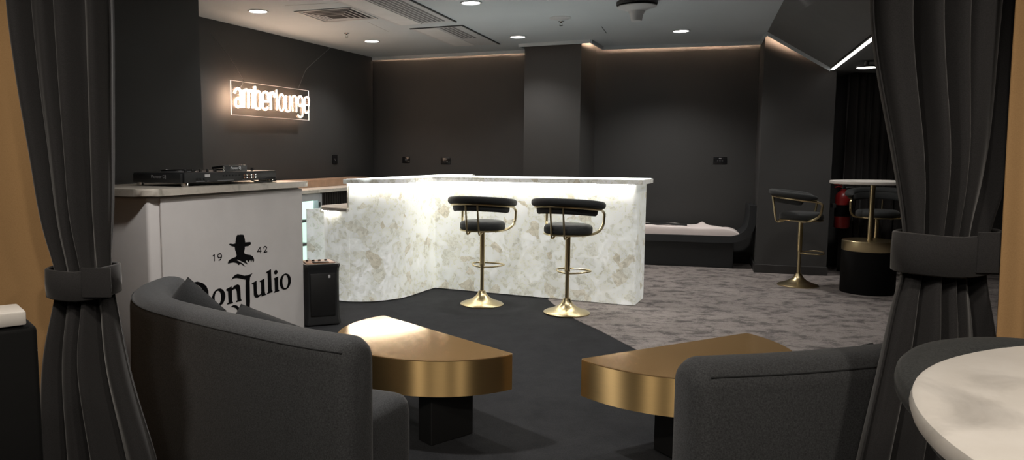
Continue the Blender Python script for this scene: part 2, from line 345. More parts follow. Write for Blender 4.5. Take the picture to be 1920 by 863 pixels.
# outlines of the printed and neon lettering, in metres on their panels
POSTER_SHAPES = {'man': [(0.739, 0.747), (0.745, 0.781), (0.757, 0.801), (0.766, 0.805), (0.78, 0.802), (0.797, 0.803), (0.809, 0.8), (0.821, 0.8), (0.83, 0.792), (0.836, 0.772), (0.841, 0.744), (0.87, 0.743), (0.894, 0.741), (0.902, 0.734), (0.897, 0.723), (0.876, 0.715), (0.852, 0.715), (0.835, 0.715), (0.835, 0.698), (0.83, 0.687), (0.827, 0.672), (0.834, 0.665), (0.861, 0.656), (0.89, 0.65), (0.914, 0.639), (0.927, 0.624), (0.931, 0.608), (0.922, 0.592), (0.909, 0.615), (0.9, 0.598), (0.888, 0.617), (0.871, 0.6), (0.854, 0.617), (0.839, 0.616), (0.862, 0.588), (0.831, 0.601), (0.791, 0.62), (0.755, 0.634), (0.753, 0.629), (0.802, 0.605), (0.839, 0.575), (0.818, 0.583), (0.788, 0.602), (0.767, 0.594), (0.751, 0.61), (0.718, 0.62), (0.684, 0.62), (0.661, 0.616), (0.663, 0.631), (0.68, 0.644), (0.713, 0.651), (0.741, 0.654), (0.749, 0.662), (0.746, 0.681), (0.736, 0.702), (0.733, 0.725), (0.705, 0.732), (0.684, 0.742), (0.676, 0.75), (0.69, 0.752), (0.717, 0.746)], 'D': [(0.287, 0.534), (0.33, 0.541), (0.374, 0.54), (0.419, 0.524), (0.453, 0.497), (0.469, 0.465), (0.471, 0.427), (0.458, 0.389), (0.427, 0.362), (0.376, 0.346), (0.327, 0.344), (0.279, 0.343), (0.284, 0.352), (0.303, 0.356), (0.31, 0.519), (0.291, 0.522)], 'Dh': [(0.349, 0.522), (0.378, 0.516), (0.407, 0.493), (0.419, 0.458), (0.417, 0.422), (0.402, 0.388), (0.377, 0.371), (0.345, 0.362)], 'o1': [(0.628, 0.402), (0.624, 0.384), (0.614, 0.367), (0.599, 0.354), (0.58, 0.347), (0.56, 0.345), (0.541, 0.348), (0.523, 0.357), (0.509, 0.371), (0.501, 0.388), (0.499, 0.406), (0.503, 0.424), (0.513, 0.441), (0.527, 0.453), (0.545, 0.461), (0.565, 0.464), (0.585, 0.461), (0.602, 0.452), (0.617, 0.438), (0.626, 0.421)], 'o1h': [(0.586, 0.401), (0.584, 0.387), (0.579, 0.374), (0.572, 0.365), (0.563, 0.359), (0.553, 0.358), (0.544, 0.361), (0.536, 0.369), (0.53, 0.379), (0.526, 0.393), (0.525, 0.407), (0.527, 0.421), (0.532, 0.434), (0.538, 0.443), (0.547, 0.449), (0.558, 0.45), (0.567, 0.447), (0.575, 0.44), (0.581, 0.429), (0.585, 0.415)], 'n': [(0.637, 0.448), (0.692, 0.459), (0.694, 0.443), (0.722, 0.46), (0.751, 0.463), (0.771, 0.454), (0.778, 0.433), (0.781, 0.359), (0.788, 0.348), (0.788, 0.342), (0.73, 0.341), (0.731, 0.349), (0.745, 0.354), (0.74, 0.416), (0.733, 0.433), (0.716, 0.436), (0.694, 0.428), (0.694, 0.355), (0.702, 0.346), (0.701, 0.34), (0.642, 0.341), (0.642, 0.348), (0.657, 0.353), (0.653, 0.431), (0.637, 0.439)], 'J': [(0.692, 0.501), (0.705, 0.52), (0.729, 0.532), (0.756, 0.535), (0.787, 0.525), (0.821, 0.513), (0.856, 0.511), (0.885, 0.514), (0.911, 0.519), (0.898, 0.507), (0.883, 0.492), (0.878, 0.461), (0.877, 0.382), (0.876, 0.318), (0.871, 0.272), (0.858, 0.242), (0.834, 0.229), (0.805, 0.237), (0.775, 0.254), (0.749, 0.276), (0.731, 0.299), (0.705, 0.312), (0.673, 0.32), (0.707, 0.327), (0.74, 0.317), (0.762, 0.298), (0.789, 0.277), (0.812, 0.268), (0.827, 0.276), (0.833, 0.295), (0.831, 0.374), (0.832, 0.436), (0.835, 0.483), (0.814, 0.488), (0.775, 0.5), (0.741, 0.509), (0.713, 0.509)], 'u': [(0.899, 0.448), (0.952, 0.458), (0.952, 0.385), (0.955, 0.361), (0.972, 0.35), (0.994, 0.356), (0.999, 0.37), (0.998, 0.439), (0.985, 0.444), (0.985, 0.451), (1.038, 0.461), (1.039, 0.363), (1.044, 0.35), (1.054, 0.346), (1.054, 0.339), (1.001, 0.335), (0.999, 0.349), (0.982, 0.339), (0.955, 0.334), (0.931, 0.341), (0.918, 0.359), (0.916, 0.435), (0.898, 0.442)], 'l': [(1.062, 0.506), (1.115, 0.519), (1.118, 0.366), (1.127, 0.357), (1.127, 0.348), (1.063, 0.341), (1.063, 0.349), (1.075, 0.355), (1.074, 0.492), (1.061, 0.498)], 'i': [(1.142, 0.445), (1.195, 0.454), (1.195, 0.354), (1.206, 0.347), (1.205, 0.34), (1.142, 0.338), (1.143, 0.344), (1.154, 0.35), (1.152, 0.435), (1.142, 0.439)], 'dot': [(1.191, 0.487), (1.189, 0.48), (1.182, 0.474), (1.173, 0.471), (1.165, 0.472), (1.156, 0.475), (1.15, 0.481), (1.148, 0.488), (1.15, 0.495), (1.156, 0.501), (1.165, 0.504), (1.175, 0.504), (1.183, 0.5), (1.189, 0.495)], 'o2': [(1.35, 0.399), (1.346, 0.38), (1.335, 0.363), (1.319, 0.35), (1.299, 0.342), (1.278, 0.34), (1.256, 0.343), (1.237, 0.353), (1.222, 0.367), (1.213, 0.384), (1.21, 0.403), (1.214, 0.422), (1.224, 0.438), (1.24, 0.452), (1.26, 0.46), (1.281, 0.463), (1.302, 0.459), (1.322, 0.45), (1.337, 0.436), (1.347, 0.419)], 'o2h': [(1.313, 0.398), (1.311, 0.383), (1.305, 0.369), (1.298, 0.358), (1.288, 0.352), (1.278, 0.351), (1.267, 0.354), (1.258, 0.362), (1.251, 0.374), (1.247, 0.388), (1.246, 0.404), (1.247, 0.42), (1.253, 0.433), (1.261, 0.444), (1.27, 0.45), (1.281, 0.452), (1.291, 0.448), (1.3, 0.44), (1.308, 0.428), (1.312, 0.414)]}
POSTER_STROKES = {'1': [(0.52, 0.688), (0.534, 0.695), (0.532, 0.653)], '9': [(0.602, 0.68), (0.596, 0.692), (0.584, 0.695), (0.57, 0.692), (0.565, 0.682), (0.57, 0.672), (0.584, 0.668), (0.598, 0.671), (0.602, 0.68), (0.601, 0.669), (0.592, 0.656), (0.575, 0.651)], '4': [(1.0, 0.65), (0.999, 0.693), (0.966, 0.664), (1.013, 0.664)], '2': [(1.037, 0.682), (1.047, 0.692), (1.063, 0.69), (1.072, 0.681), (1.065, 0.67), (1.038, 0.651), (1.075, 0.651)]}
SIGN_BOLD = {'a': [(0.047, 1.974), (0.049, 1.992), (0.054, 2.001), (0.061, 2.009), (0.07, 2.016), (0.079, 2.021), (0.089, 2.023), (0.099, 2.023), (0.11, 2.021), (0.118, 2.017), (0.126, 2.011), (0.132, 2.003), (0.134, 1.994), (0.135, 1.984), (0.136, 1.932), (0.135, 1.839)], 'a2': [(0.136, 1.925), (0.113, 1.922), (0.1, 1.926), (0.086, 1.925), (0.074, 1.919), (0.063, 1.908), (0.056, 1.894), (0.053, 1.879), (0.055, 1.863), (0.061, 1.85), (0.071, 1.84), (0.083, 1.836), (0.096, 1.836), (0.11, 1.843), (0.133, 1.845)], 'm1': [(0.183, 2.012), (0.181, 1.836)], 'm2': [(0.183, 1.97), (0.186, 1.983), (0.187, 1.992), (0.191, 2.001), (0.198, 2.009), (0.206, 2.016), (0.215, 2.02), (0.225, 2.022), (0.234, 2.022), (0.243, 2.019), (0.25, 2.013), (0.256, 2.006), (0.26, 1.998), (0.261, 1.988), (0.257, 1.836)], 'm3': [(0.262, 1.972), (0.264, 1.983), (0.267, 1.993), (0.27, 2.002), (0.276, 2.01), (0.283, 2.016), (0.291, 2.02), (0.3, 2.022), (0.309, 2.022), (0.316, 2.019), (0.323, 2.013), (0.328, 2.006), (0.331, 1.997), (0.332, 1.988), (0.328, 1.838)], 'b': [(0.369, 2.067), (0.37, 1.841)], 'b2': [(0.369, 1.962), (0.379, 1.989), (0.384, 1.998), (0.391, 2.006), (0.398, 2.013), (0.407, 2.018), (0.417, 2.02), (0.426, 2.02), (0.436, 2.018), (0.444, 2.014), (0.45, 2.007), (0.456, 1.999), (0.458, 1.989), (0.459, 1.979), (0.458, 1.879), (0.457, 1.868), (0.453, 1.858), (0.447, 1.849), (0.44, 1.842), (0.431, 1.836), (0.421, 1.833), (0.412, 1.832), (0.403, 1.833), (0.394, 1.836), (0.387, 1.842), (0.381, 1.85), (0.377, 1.859)], 'e': [(0.497, 1.921), (0.595, 1.923), (0.595, 1.981), (0.594, 1.993), (0.59, 2.004), (0.582, 2.012), (0.572, 2.019), (0.56, 2.022), (0.548, 2.023), (0.534, 2.021), (0.522, 2.015), (0.512, 2.007), (0.503, 1.997), (0.498, 1.986), (0.497, 1.975), (0.492, 1.877), (0.493, 1.867), (0.497, 1.858), (0.502, 1.85), (0.509, 1.844), (0.518, 1.839), (0.528, 1.836), (0.539, 1.835), (0.55, 1.836), (0.56, 1.839), (0.569, 1.844), (0.577, 1.851), (0.584, 1.86)], 'r': [(0.638, 2.028), (0.637, 1.838)], 'r2': [(0.638, 1.966), (0.641, 1.988), (0.641, 1.997), (0.645, 2.006), (0.65, 2.014), (0.657, 2.02), (0.666, 2.024), (0.674, 2.026), (0.683, 2.025), (0.69, 2.022), (0.697, 2.017), (0.701, 2.01), (0.705, 2.002), (0.706, 1.993), (0.705, 1.978)]}
SIGN_THIN = {'l': [(0.744, 2.058), (0.747, 1.84)], 'o': [(0.887, 1.93), (0.886, 1.954), (0.882, 1.976), (0.874, 1.994), (0.864, 2.008), (0.852, 2.016), (0.84, 2.019), (0.826, 2.015), (0.813, 2.005), (0.803, 1.989), (0.794, 1.97), (0.789, 1.948), (0.786, 1.924), (0.786, 1.901), (0.791, 1.879), (0.798, 1.86), (0.809, 1.846), (0.82, 1.838), (0.833, 1.835), (0.846, 1.839), (0.858, 1.849), (0.87, 1.864), (0.879, 1.884), (0.884, 1.906), (0.887, 1.93)], 'u': [(0.916, 2.011), (0.909, 1.871), (0.91, 1.861), (0.915, 1.852), (0.921, 1.844), (0.93, 1.838), (0.94, 1.835), (0.951, 1.834), (0.964, 1.836), (0.973, 1.84), (0.983, 1.847), (0.99, 1.856), (0.995, 1.866), (0.997, 1.876), (0.992, 2.011)], 'n': [(1.04, 1.844), (1.04, 1.986), (1.041, 1.994), (1.045, 2.001), (1.051, 2.008), (1.058, 2.013), (1.067, 2.017), (1.076, 2.019), (1.085, 2.018), (1.094, 2.016), (1.102, 2.011), (1.107, 2.005), (1.111, 1.998), (1.112, 1.99), (1.116, 1.84)], 'g': [(1.239, 1.969), (1.237, 1.987), (1.231, 2.003), (1.221, 2.015), (1.209, 2.022), (1.196, 2.024), (1.181, 2.02), (1.169, 2.011), (1.159, 1.998), (1.152, 1.981), (1.149, 1.964), (1.151, 1.946), (1.157, 1.93), (1.166, 1.918), (1.178, 1.911), (1.193, 1.909), (1.206, 1.912), (1.219, 1.921), (1.229, 1.935), (1.237, 1.951), (1.239, 1.969)], 'g2': [(1.235, 1.96), (1.24, 1.897), (1.239, 1.819), (1.237, 1.81), (1.233, 1.802), (1.227, 1.795), (1.218, 1.788), (1.208, 1.784), (1.197, 1.781), (1.186, 1.781), (1.176, 1.782), (1.166, 1.786), (1.157, 1.791), (1.151, 1.798), (1.147, 1.805)], 'e': [(1.282, 1.927), (1.368, 1.927), (1.37, 1.992), (1.368, 2.001), (1.364, 2.009), (1.357, 2.016), (1.348, 2.02), (1.337, 2.023), (1.326, 2.024), (1.314, 2.022), (1.304, 2.017), (1.294, 2.011), (1.287, 2.004), (1.282, 1.995), (1.281, 1.986), (1.283, 1.876), (1.284, 1.867), (1.286, 1.858), (1.292, 1.85), (1.299, 1.844), (1.308, 1.84), (1.316, 1.838), (1.326, 1.837), (1.335, 1.84), (1.345, 1.844), (1.353, 1.85), (1.359, 1.858), (1.364, 1.866)]}

# ------------------------------------------------------------------ the room
def wall_between(name, a, b, t, z0=0.0, z1=2.85, mat=None):
    """upright slab from a to b; thickness t to the left of a->b"""
    d=Vector((b[0]-a[0],b[1]-a[1])).normalized(); n=Vector((-d.y,d.x))*t
    return struct(MB().prism([a,b,(b[0]+n.x,b[1]+n.y),(a[0]+n.x,a[1]+n.y)],z0,z1).build(name,mat or M['wall'],smooth=0))

# floor: dark carpet everywhere, grey distressed carpet to the right of a swept border
border=[(1.36,7.45),(1.132,6.883),(1.165,6.45),(1.225,6.02),(1.335,5.62),(1.45,5.10),(1.60,4.55),(1.80,4.0),(2.05,3.5),(2.4,2.9),(2.9,2.3)]
bp=[tuple(p) for p in path2(border[1:],40)]
struct(MB().prism([(-5.2,-2.8),(7.2,-2.8),(7.2,11.2),(-5.2,11.2)],-0.10,0.0).build('floor',M['carpet'],smooth=0))
struct(MB().prism([border[0]]+bp+[(6.9,2.3),(6.9,9.3),(2.6,10.0),(1.5,9.9)],0.0,0.004).build('floor.001',M['carpet2'],smooth=0))

# walls
wall_between('wall_left',(-2.50,6.85),(-0.752,10.545),0.12)
wall_between('wall_left.001',(-4.30,1.975),(-2.03,6.47),0.14)           # nib wall behind the DJ booth
wall_between('wall_left.002',(-2.03,6.47),(-2.92,6.93),-0.14)
wall_between('wall_back',(-0.76,10.66),(1.70,9.75),0.12)
# square column standing proud of the back wall
struct(MB().prism([(1.205,9.345),(1.838,9.035),(2.215,9.765),(1.60,10.08)],0,2.85).build('wall_back.001',M['wall'],smooth=0))
wall_between('wall_back.002',(2.10,9.645),(4.12,9.165),0.12)
# pillar at the right end of the back wall
struct(MB().prism([(3.767,8.48),(4.46,8.25),(4.82,9.06),(4.07,9.30)],0,2.85).build('wall_right',M['wall'],smooth=0))
wall_between('wall_right.001',(4.60,9.05),(6.9,8.1),0.12)
wall_between('wall_right.002',(6.9,8.2),(6.9,-2.6),0.12)
wall_between('wall_front',(6.9,-2.6),(-4.9,-2.6),0.12)
wall_between('wall_front.001',(-4.9,-2.6),(-4.3,2.0),0.12)
# baseboards round the pillar
def board(name, pts, h=0.10, t=0.014):
    mb=MB()
    for a,b in zip(pts,pts[1:]):
        d=Vector((b[0]-a[0],b[1]-a[1])).normalized(); n=Vector((d.y,-d.x))*t
        a2=Vector(a)-d*0.012; b2=Vector(b)+d*0.012
        mb.prism([tuple(a2),tuple(b2),(b2.x+n.x,b2.y+n.y),(a2.x+n.x,a2.y+n.y)],0.004,h,0.003,1)
    return struct(mb.build(name,M['trimdark'],smooth=0))
board('baseboard_right',[(4.07,9.30),(3.767,8.48),(4.46,8.25)])
board('baseboard_back',[(2.215,9.615),(4.06,9.175)])

# ceiling: flat main field, a sloping soffit at the right, a lower flat field beyond it
L0,L1,L2,L3,L4,L5,LA=(-0.75,10.545),(1.383,9.745),(1.132,9.256),(1.916,8.92),(2.188,9.488),(3.98,9.065),(3.745,8.385)
ZC=2.69
fold=Vector((-0.347,-0.938))
FN=(LA[0]+fold.x*7,LA[1]+fold.y*7)
def poly_slab(name, poly, z0, z1, mat):
    mb=MB(); bm=mb.bm
    lo=[bm.verts.new((x,y,z0)) for x,y in poly]; hi=[bm.verts.new((x,y,z1)) for x,y in poly]; n=len(poly)
    for i in range(n): bm.faces.new((lo[i],lo[(i+1)%n],hi[(i+1)%n],hi[i]))
    f1=bm.faces.new(lo); f2=bm.faces.new(hi)
    bmesh.ops.triangulate(bm,faces=[f1,f2])
    return struct(mb.build(name,mat,smooth=0))
poly_slab('ceiling',[(-5,-2.7),(7,-2.7),(7,1.7),FN,LA,L5,L4,L3,L2,L1,L0,(-0.95,10.9),(-5,10.9)],ZC,ZC+0.03,M['ceil'])
poly_slab('ceiling.001',[(-5,-2.7),(7.1,-2.7),(7.1,10.95),(-5,10.95)],2.85,2.90,M['soffit'])
LB=(4.35,8.19); lo_dir=Vector((-0.366,-0.931)); LN=(LB[0]+lo_dir.x*7,LB[1]+lo_dir.y*7)
def quad_slab(name, q, t, mat):
    mb=MB(); bm=mb.bm
    lo=[bm.verts.new(p) for p in q]; hi=[bm.verts.new((p[0],p[1],p[2]+t)) for p in q]
    for i in range(4): bm.faces.new((lo[i],lo[(i+1)%4],hi[(i+1)%4],hi[i]))
    bm.faces.new(lo); bm.faces.new(hi[::-1]); return struct(mb.build(name,mat,smooth=0))
quad_slab('ceiling.002',[(LA[0],LA[1],ZC),(LB[0],LB[1],2.285),(LN[0],LN[1],2.285),(FN[0],FN[1],ZC)],0.03,M['soffit'])
poly_slab('ceiling.003',[(LB[0]+0.055,LB[1]+0.03),(LN[0]+0.055,LN[1]),(7,LN[1]),(7,9.3),(4.7,9.3),(4.42,8.3)],2.262,2.30,M['soffit'])
# shadow-line pelmets under the ceiling edge, each hiding a warm LED strip in the cove above
def pelmet(name, pts, h=0.04, t=0.018):
    mb=MB(); led=MB()
    for (a,za),(b,zb) in zip(pts,pts[1:]):
        A=Vector(a); B=Vector(b); d=(B-A).normalized(); n=Vector((d.y,-d.x))    # room side
        V=[]
        for (p,z) in ((A-d*0.0,za),(B+d*0.0,zb)):
            for off in (0,t): V+= [(p.x+n.x*off,p.y+n.y*off,z-h),(p.x+n.x*off,p.y+n.y*off,z)]
        mb._add(V,[(0,1,3,2),(4,6,7,5),(0,4,5,1),(2,3,7,6),(1,5,7,3),(0,2,6,4)])
        p=A+d*0.05+n*0.02; q=B-d*0.05+n*0.02; za2=za+0.034; zb2=zb+0.034
        led._add([(p.x,p.y,za2),(q.x,q.y,zb2),(q.x+n.x*0.012,q.y+n.y*0.012,zb2+0.004),(p.x+n.x*0.012,p.y+n.y*0.012,za2+0.004),
                  (p.x,p.y,za2+0.012),(q.x,q.y,zb2+0.012),(q.x+n.x*0.012,q.y+n.y*0.012,zb2+0.012),(p.x+n.x*0.012,p.y+n.y*0.012,za2+0.012)],
                 [(0,1,5,4),(4,5,6,7),(2,3,7,6)])
    o=struct(mb.build(name,M['ceil'],smooth=0)); led.build('led_strip',M['cove'],o,smooth=0); return o
pelmet('trim_1',[(L0,ZC),(L1,ZC),(L2,ZC),(L3,ZC),(L4,ZC),(L5,ZC),(LA,ZC)])
p2=pelmet('trim_2',[(LA,ZC),(LB,2.285)])
# thin seams in the ceiling board
mb=MB(); mb.prism([(1.838,8.032),(1.844,8.030),(1.994,8.447),(1.988,8.449)],ZC-0.002,ZC+0.001)
struct(mb.build('trim_3',M['ventdark'],smooth=0))
mb=MB()
for a,b in (((-0.60,7.75),(-0.42,8.35)),((-1.28,6.92),(-0.60,6.72))):
    d=(Vector(b)-Vector(a)).normalized(); n=Vector((-d.y,d.x))*0.003
    mb.prism([(a[0]+n.x,a[1]+n.y),(b[0]+n.x,b[1]+n.y),(b[0]-n.x,b[1]-n.y),(a[0]-n.x,a[1]-n.y)],ZC-0.0015,ZC+0.001)
struct(mb.build('trim_4',M['vent'],smooth=0))

# bright LED line along the low edge of the soffit
a=Vector((LB[0]+0.012,LB[1]+0.0)); b=Vector((LN[0]+0.012,LN[1]))
d=(b-a).normalized(); n=Vector((-d.y,d.x))
t=thing('ceiling_light_line','bright white linear light in the slanted edge of the dark soffit','light',(a.x,a.y,2.262))
L=(b-a).length
mb=MB(); mb.prism([(n.x*o+d.x*s_,n.y*o+d.y*s_) for o,s_ in ((0.0,0.0),(0.028,0.0),(0.028,L),(0.0,L))],-0.004,0.004); mb.build('diffuser',M['ledline'],t,smooth=0)
mb=MB(); mb.prism([(n.x*o+d.x*s_,n.y*o+d.y*s_) for o,s_ in ((-0.006,0.0),(0.042,0.0),(0.042,L),(-0.006,L))],0.005,0.022); mb.build('channel',M['trimdark'],t,smooth=0)

# ------------------------------------------------------------------ ceiling fittings
def downlight(x,y,label):
    t=thing('downlight',label,'ceiling light',(x,y,ZC),0,'recessed ceiling downlights')
    MB().lathe([(0.098,-0.001),(0.098,-0.006),(0.086,-0.008),(0.080,-0.004),(0.080,0.02)],36,cap=False).build('trim_ring',M['vent'],t)
    MB().lathe([(0.0001,-0.004),(0.05,-0.0045),(0.080,-0.002)],36,cap=False).build('lens',M['lamp'],t)
    return t
DL=[(-1.582,7.181,'round downlight nearest the neon sign, in the warm-lit ceiling'),
    (-0.651,9.033,'round downlight above the back left corner beside the far grille'),
    (0.392,6.785,'round downlight at the top edge, between the vents and the cone-shaped fitting'),
    (1.042,8.711,'round downlight just in front of the square column'),
    (2.769,8.304,'round downlight above the pink bench, right of the cone-shaped fitting')]
for d_ in DL: downlight(*d_)
t=thing('surface_downlight','flat round lamp hung on a short bracket under the low ceiling by the backdrop curtain','ceiling light',(4.30,7.42,2.262))
MB().lathe([(0.02,0.0),(0.02,-0.045),(0.09,-0.05),(0.095,-0.062),(0.088,-0.066)],36).build('housing',M['trimdark'],t)
MB().lathe([(0.0001,-0.069),(0.06,-0.0688),(0.086,-0.067)],36,cap=False).build('lens',M['lamp'],t)

# square four-way air diffuser
ca=math.radians(-20)
t=thing('air_diffuser','square louvred air diffuser in the ceiling near the neon sign','vent',(-0.862,7.36,ZC),ca)
mb=MB()
h=0.285
for k in range(5):
    o_=h-0.045*k; i_=o_-0.020; z=-0.006-0.004*k if k else -0.004
    V=[];F=[]
    for j,(sx,sy) in enumerate(((1,1),(-1,1),(-1,-1),(1,-1))):
        V+=[(sx*o_,sy*o_,z),(sx*i_,sy*i_,z+0.002)]
    for j in range(4):
        F.append((2*j,2*((j+1)%4),2*((j+1)%4)+1,2*j+1))
    mb._add(V,F)
mb.build('louvre',M['vent'],t,smooth=0)
MB().box((0,0,-0.001),(0.50,0.50,0.002)).build('duct_opening',M['ventdark'],t,smooth=0)
mb=MB()
for sx,sy,w,d_ in ((0,0.285,0.60,0.03),(0,-0.285,0.60,0.03),(0.285,0,0.03,0.54),(-0.285,0,0.03,0.54)): mb.box((sx,sy,-0.004),(w,d_,0.008),0.002,1)
mb.build('frame',M['vent'],t,smooth=0)

def grille(name,label,cx,cy,rz,w,l,perf,plainw,long_dark):
    t=thing(name,label,'vent',(cx,cy,ZC),rz)
    MB().box((0,0,-0.003),(w,l,0.006),0.002,1).build('panel',M['vent'],t,smooth=0)
    mb=MB(); x0=-w/2+0.04+plainw+0.03; n=int((w/2-0.05-x0)/0.045); m_=int((l-0.12)/0.028)
    for i in range(n):
        for j in range(m_):
            if j*0.028>perf*l: continue
            mb.box((x0+0.02+i*0.045,-l/2+0.06+j*0.028,-0.0065),(0.030,0.014,0.001))
    o=mb.build('perforation',M['ventdark'],t,smooth=0); o['kind']='stuff'
    MB().box((-w/2+0.045+plainw/2,0,-0.0075),(plainw,l-0.07,0.003),0.001,1).build('filter_panel',M['filter'],t,smooth=0)
    mb=MB()
    mb.box((w/2+0.008,0,-0.005),(0.018,l+0.02,0.010))
    if long_dark: mb.box((0,-l/2-0.008,-0.005),(w,0.018,0.010))
    else: mb.box((-w/2+0.04+plainw+0.01,0,-0.0072),(0.004,l-0.06,0.001)); 
    mb.build('shadow_gap',M['ventdark'],t,smooth=0)
    return t
grille('return_air_grille','long ceiling cassette with perforated strip cut off by the top of the picture',-0.33,7.02,-0.385,0.62,1.75,1.0,0.22,False)
grille('return_air_grille','shorter ceiling cassette with a pale panel, closest to the back wall',0.350,8.70,-0.375,0.58,1.40,0.55,0.24,True)

def sprinkler(x,y,label):
    t=thing('sprinkler',label,'sprinkler',(x,y,ZC),0,'ceiling sprinklers')
    MB().lathe([(0.032,0.0),(0.032,-0.003),(0.012,-0.006),(0.010,-0.018)],20).build('escutcheon',M['chrome'],t)
    mb=MB(); mb.tube([(0.011,0,-0.016),(0.014,0,-0.03),(0.003,0,-0.042)],0.0025,6); mb.tube([(-0.011,0,-0.016),(-0.014,0,-0.03),(-0.003,0,-0.042)],0.0025,6)
    mb.lathe([(0.018,-0.042),(0.018,-0.045)],16); mb.build('deflector',M['chrome'],t)
sprinkler(-0.886,8.448,'small sprinkler head on the left, between the wall corner and the air diffuser')
sprinkler(1.358,7.716,'small sprinkler head on the right, below the flat round ceiling plate')
tag(MB().lathe([(0.0001,-0.008),(0.10,-0.007),(0.108,-0.003),(0.108,0.0)],36,cap=False).build('ceiling_plate',M['vent'],loc=(1.313,7.524,ZC)),'flat round white cover plate on the ceiling','ceiling plate')
t=thing('ceiling_speaker','white trumpet-shaped fitting hanging from the ceiling at the top edge','ceiling fitting',(1.845,6.72,ZC))
MB().lathe([(0.0001,-0.175),(0.042,-0.172),(0.048,-0.165),(0.055,-0.12),(0.075,-0.085),(0.13,-0.062),(0.168,-0.052),(0.168,-0.046),(0.10,-0.04),(0.05,-0.03)],40,cap=False).build('horn',M['vent'],t)
MB().lathe([(0.15,-0.038),(0.175,-0.030),(0.175,-0.006),(0.05,0.0)],40).build('back_plate',M['trimdark'],t)

# ------------------------------------------------------------------ sockets
def socket(x,y,z,rz,w,h,label,rocker):
    t=thing('wall_socket',label,'socket',(x,y,z),rz,'black wall sockets')
    MB().box((0,-0.005,0),(w,0.010,h),0.003,2).build('plate',M['blackgloss'],t)
    mb=MB()
    if rocker:
        for x_ in (-0.030,-0.010,0.010,0.030): MB().box((x_,-0.011,-0.004),(0.004,0.002,0.012)).build('slot',M['grey'],t,smooth=0)
        MB().box((0,-0.0115,h*0.28),(0.03,0.003,0.012),0.001,1).build('rocker_switch',M['grey'],t,smooth=0)
    else:
        for x_,z_ in ((-0.012,0.004),(0.012,0.004),(0,-0.013)): MB().box((x_,-0.011,z_),(0.004,0.002,0.011)).build('slot',M['grey'],t,smooth=0)
rzl=math.atan2(10.545-6.85,-0.752+2.50)
socket(-1.183,9.634,1.289,rzl,0.115,0.115,'nearly square black socket on the left wall under the neon sign',False)
rzb=math.atan2(9.75-10.66,1.70+0.76)
def onl(a,b,x): return a[1]+(b[1]-a[1])*(x-a[0])/(b[0]-a[0])
socket(-0.285,onl((-0.76,10.66),(1.70,9.75),-0.285),1.276,rzb,0.115,0.088,'left one of two black sockets on the back wall over the bar wing',False)
socket(0.262,onl((-0.76,10.66),(1.70,9.75),0.262),1.262,rzb,0.140,0.088,'wide black socket on the back wall left of the column',True)
socket(3.63,onl((2.10,9.645),(4.12,9.165),3.63),1.278,math.atan2(9.165-9.645,4.12-2.10),0.158,0.086,'wide black double socket on the wall above the pink bench',True)

# ------------------------------------------------------------------ neon sign
SO=Vector((-1.979,7.671)); sd=Vector((0.4275,0.904)); srz=math.atan2(sd.y,sd.x)
t=thing('neon_sign','glowing warm white neon word sign on a clear panel wired to the dark left wall','sign',(SO.x,SO.y,0),srz)
MB().box((0.692,0.010,1.927),(1.39,0.008,0.346)).build('acrylic_panel',M['acrylic'],t,smooth=0)
mb=MB()
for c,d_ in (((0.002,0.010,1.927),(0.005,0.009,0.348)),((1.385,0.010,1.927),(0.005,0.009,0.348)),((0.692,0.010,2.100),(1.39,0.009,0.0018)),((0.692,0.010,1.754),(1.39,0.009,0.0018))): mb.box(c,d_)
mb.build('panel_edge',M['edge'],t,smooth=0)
mb=MB()
for k,pl in SIGN_BOLD.items(): mb.tube([(x,-0.006,z) for x,z in pl],0.0105,8)
mb.build('bold_lettering',M['neon'],t)
mb=MB()
for k,pl in SIGN_THIN.items(): mb.tube([(x,-0.006,z) for x,z in pl],0.0066,8)
mb.build('thin_lettering',M['neon'],t)
mb=MB()
def tolocal(p): v=Vector((p[0]-SO.x,p[1]-SO.y)); return (v.dot(sd), v.dot(Vector((-sd.y,sd.x))), p[2])
w1=[(0.205,0.010,2.098),(0.20,0.012,2.12),(0.10,0.03,2.26),(0.0,0.06,2.38),tolocal((-2.155,7.572,2.551))]
w2=[(1.177,0.010,2.102),(1.20,0.014,2.13),(1.40,0.05,2.35),tolocal((-1.215,9.56,2.683))]
mb.tube([tuple(p) for p in hermite_fillet(w1,0.05)],0.0035,6); mb.build('wire',M['chrome'],t)
MB().tube([tuple(p) for p in hermite_fillet(w2,0.05)],0.002,6).build('wire',M['grey'],t)
MB().tube([(0.19,0.004,2.09),(0.15,0.004,2.04),(0.13,0.0,2.02)],0.0025,6).build('wire',M['grey'],t)
for x,z in ((0.205,2.094),(1.177,2.096)): MB().lathe([(0.008,-0.004),(0.008,0.012)],12,c=(x,0.010,z)).build('hanging_stud',M['chrome'],t)

# ------------------------------------------------------------------ the quartz bar
BO=(0.085,7.446); BR=math.radians(-27.2)
bar=thing('bar_counter','L-shaped glowing white quartz bar with a rounded wing at its left','bar',(BO[0],BO[1],0),BR)
def arc2(cx,cy,rx,ry,a0,a1,n): return [(cx+rx*math.cos(math.radians(a0+(a1-a0)*i/n)),cy+ry*math.sin(math.radians(a0+(a1-a0)*i/n))) for i in range(n+1)]
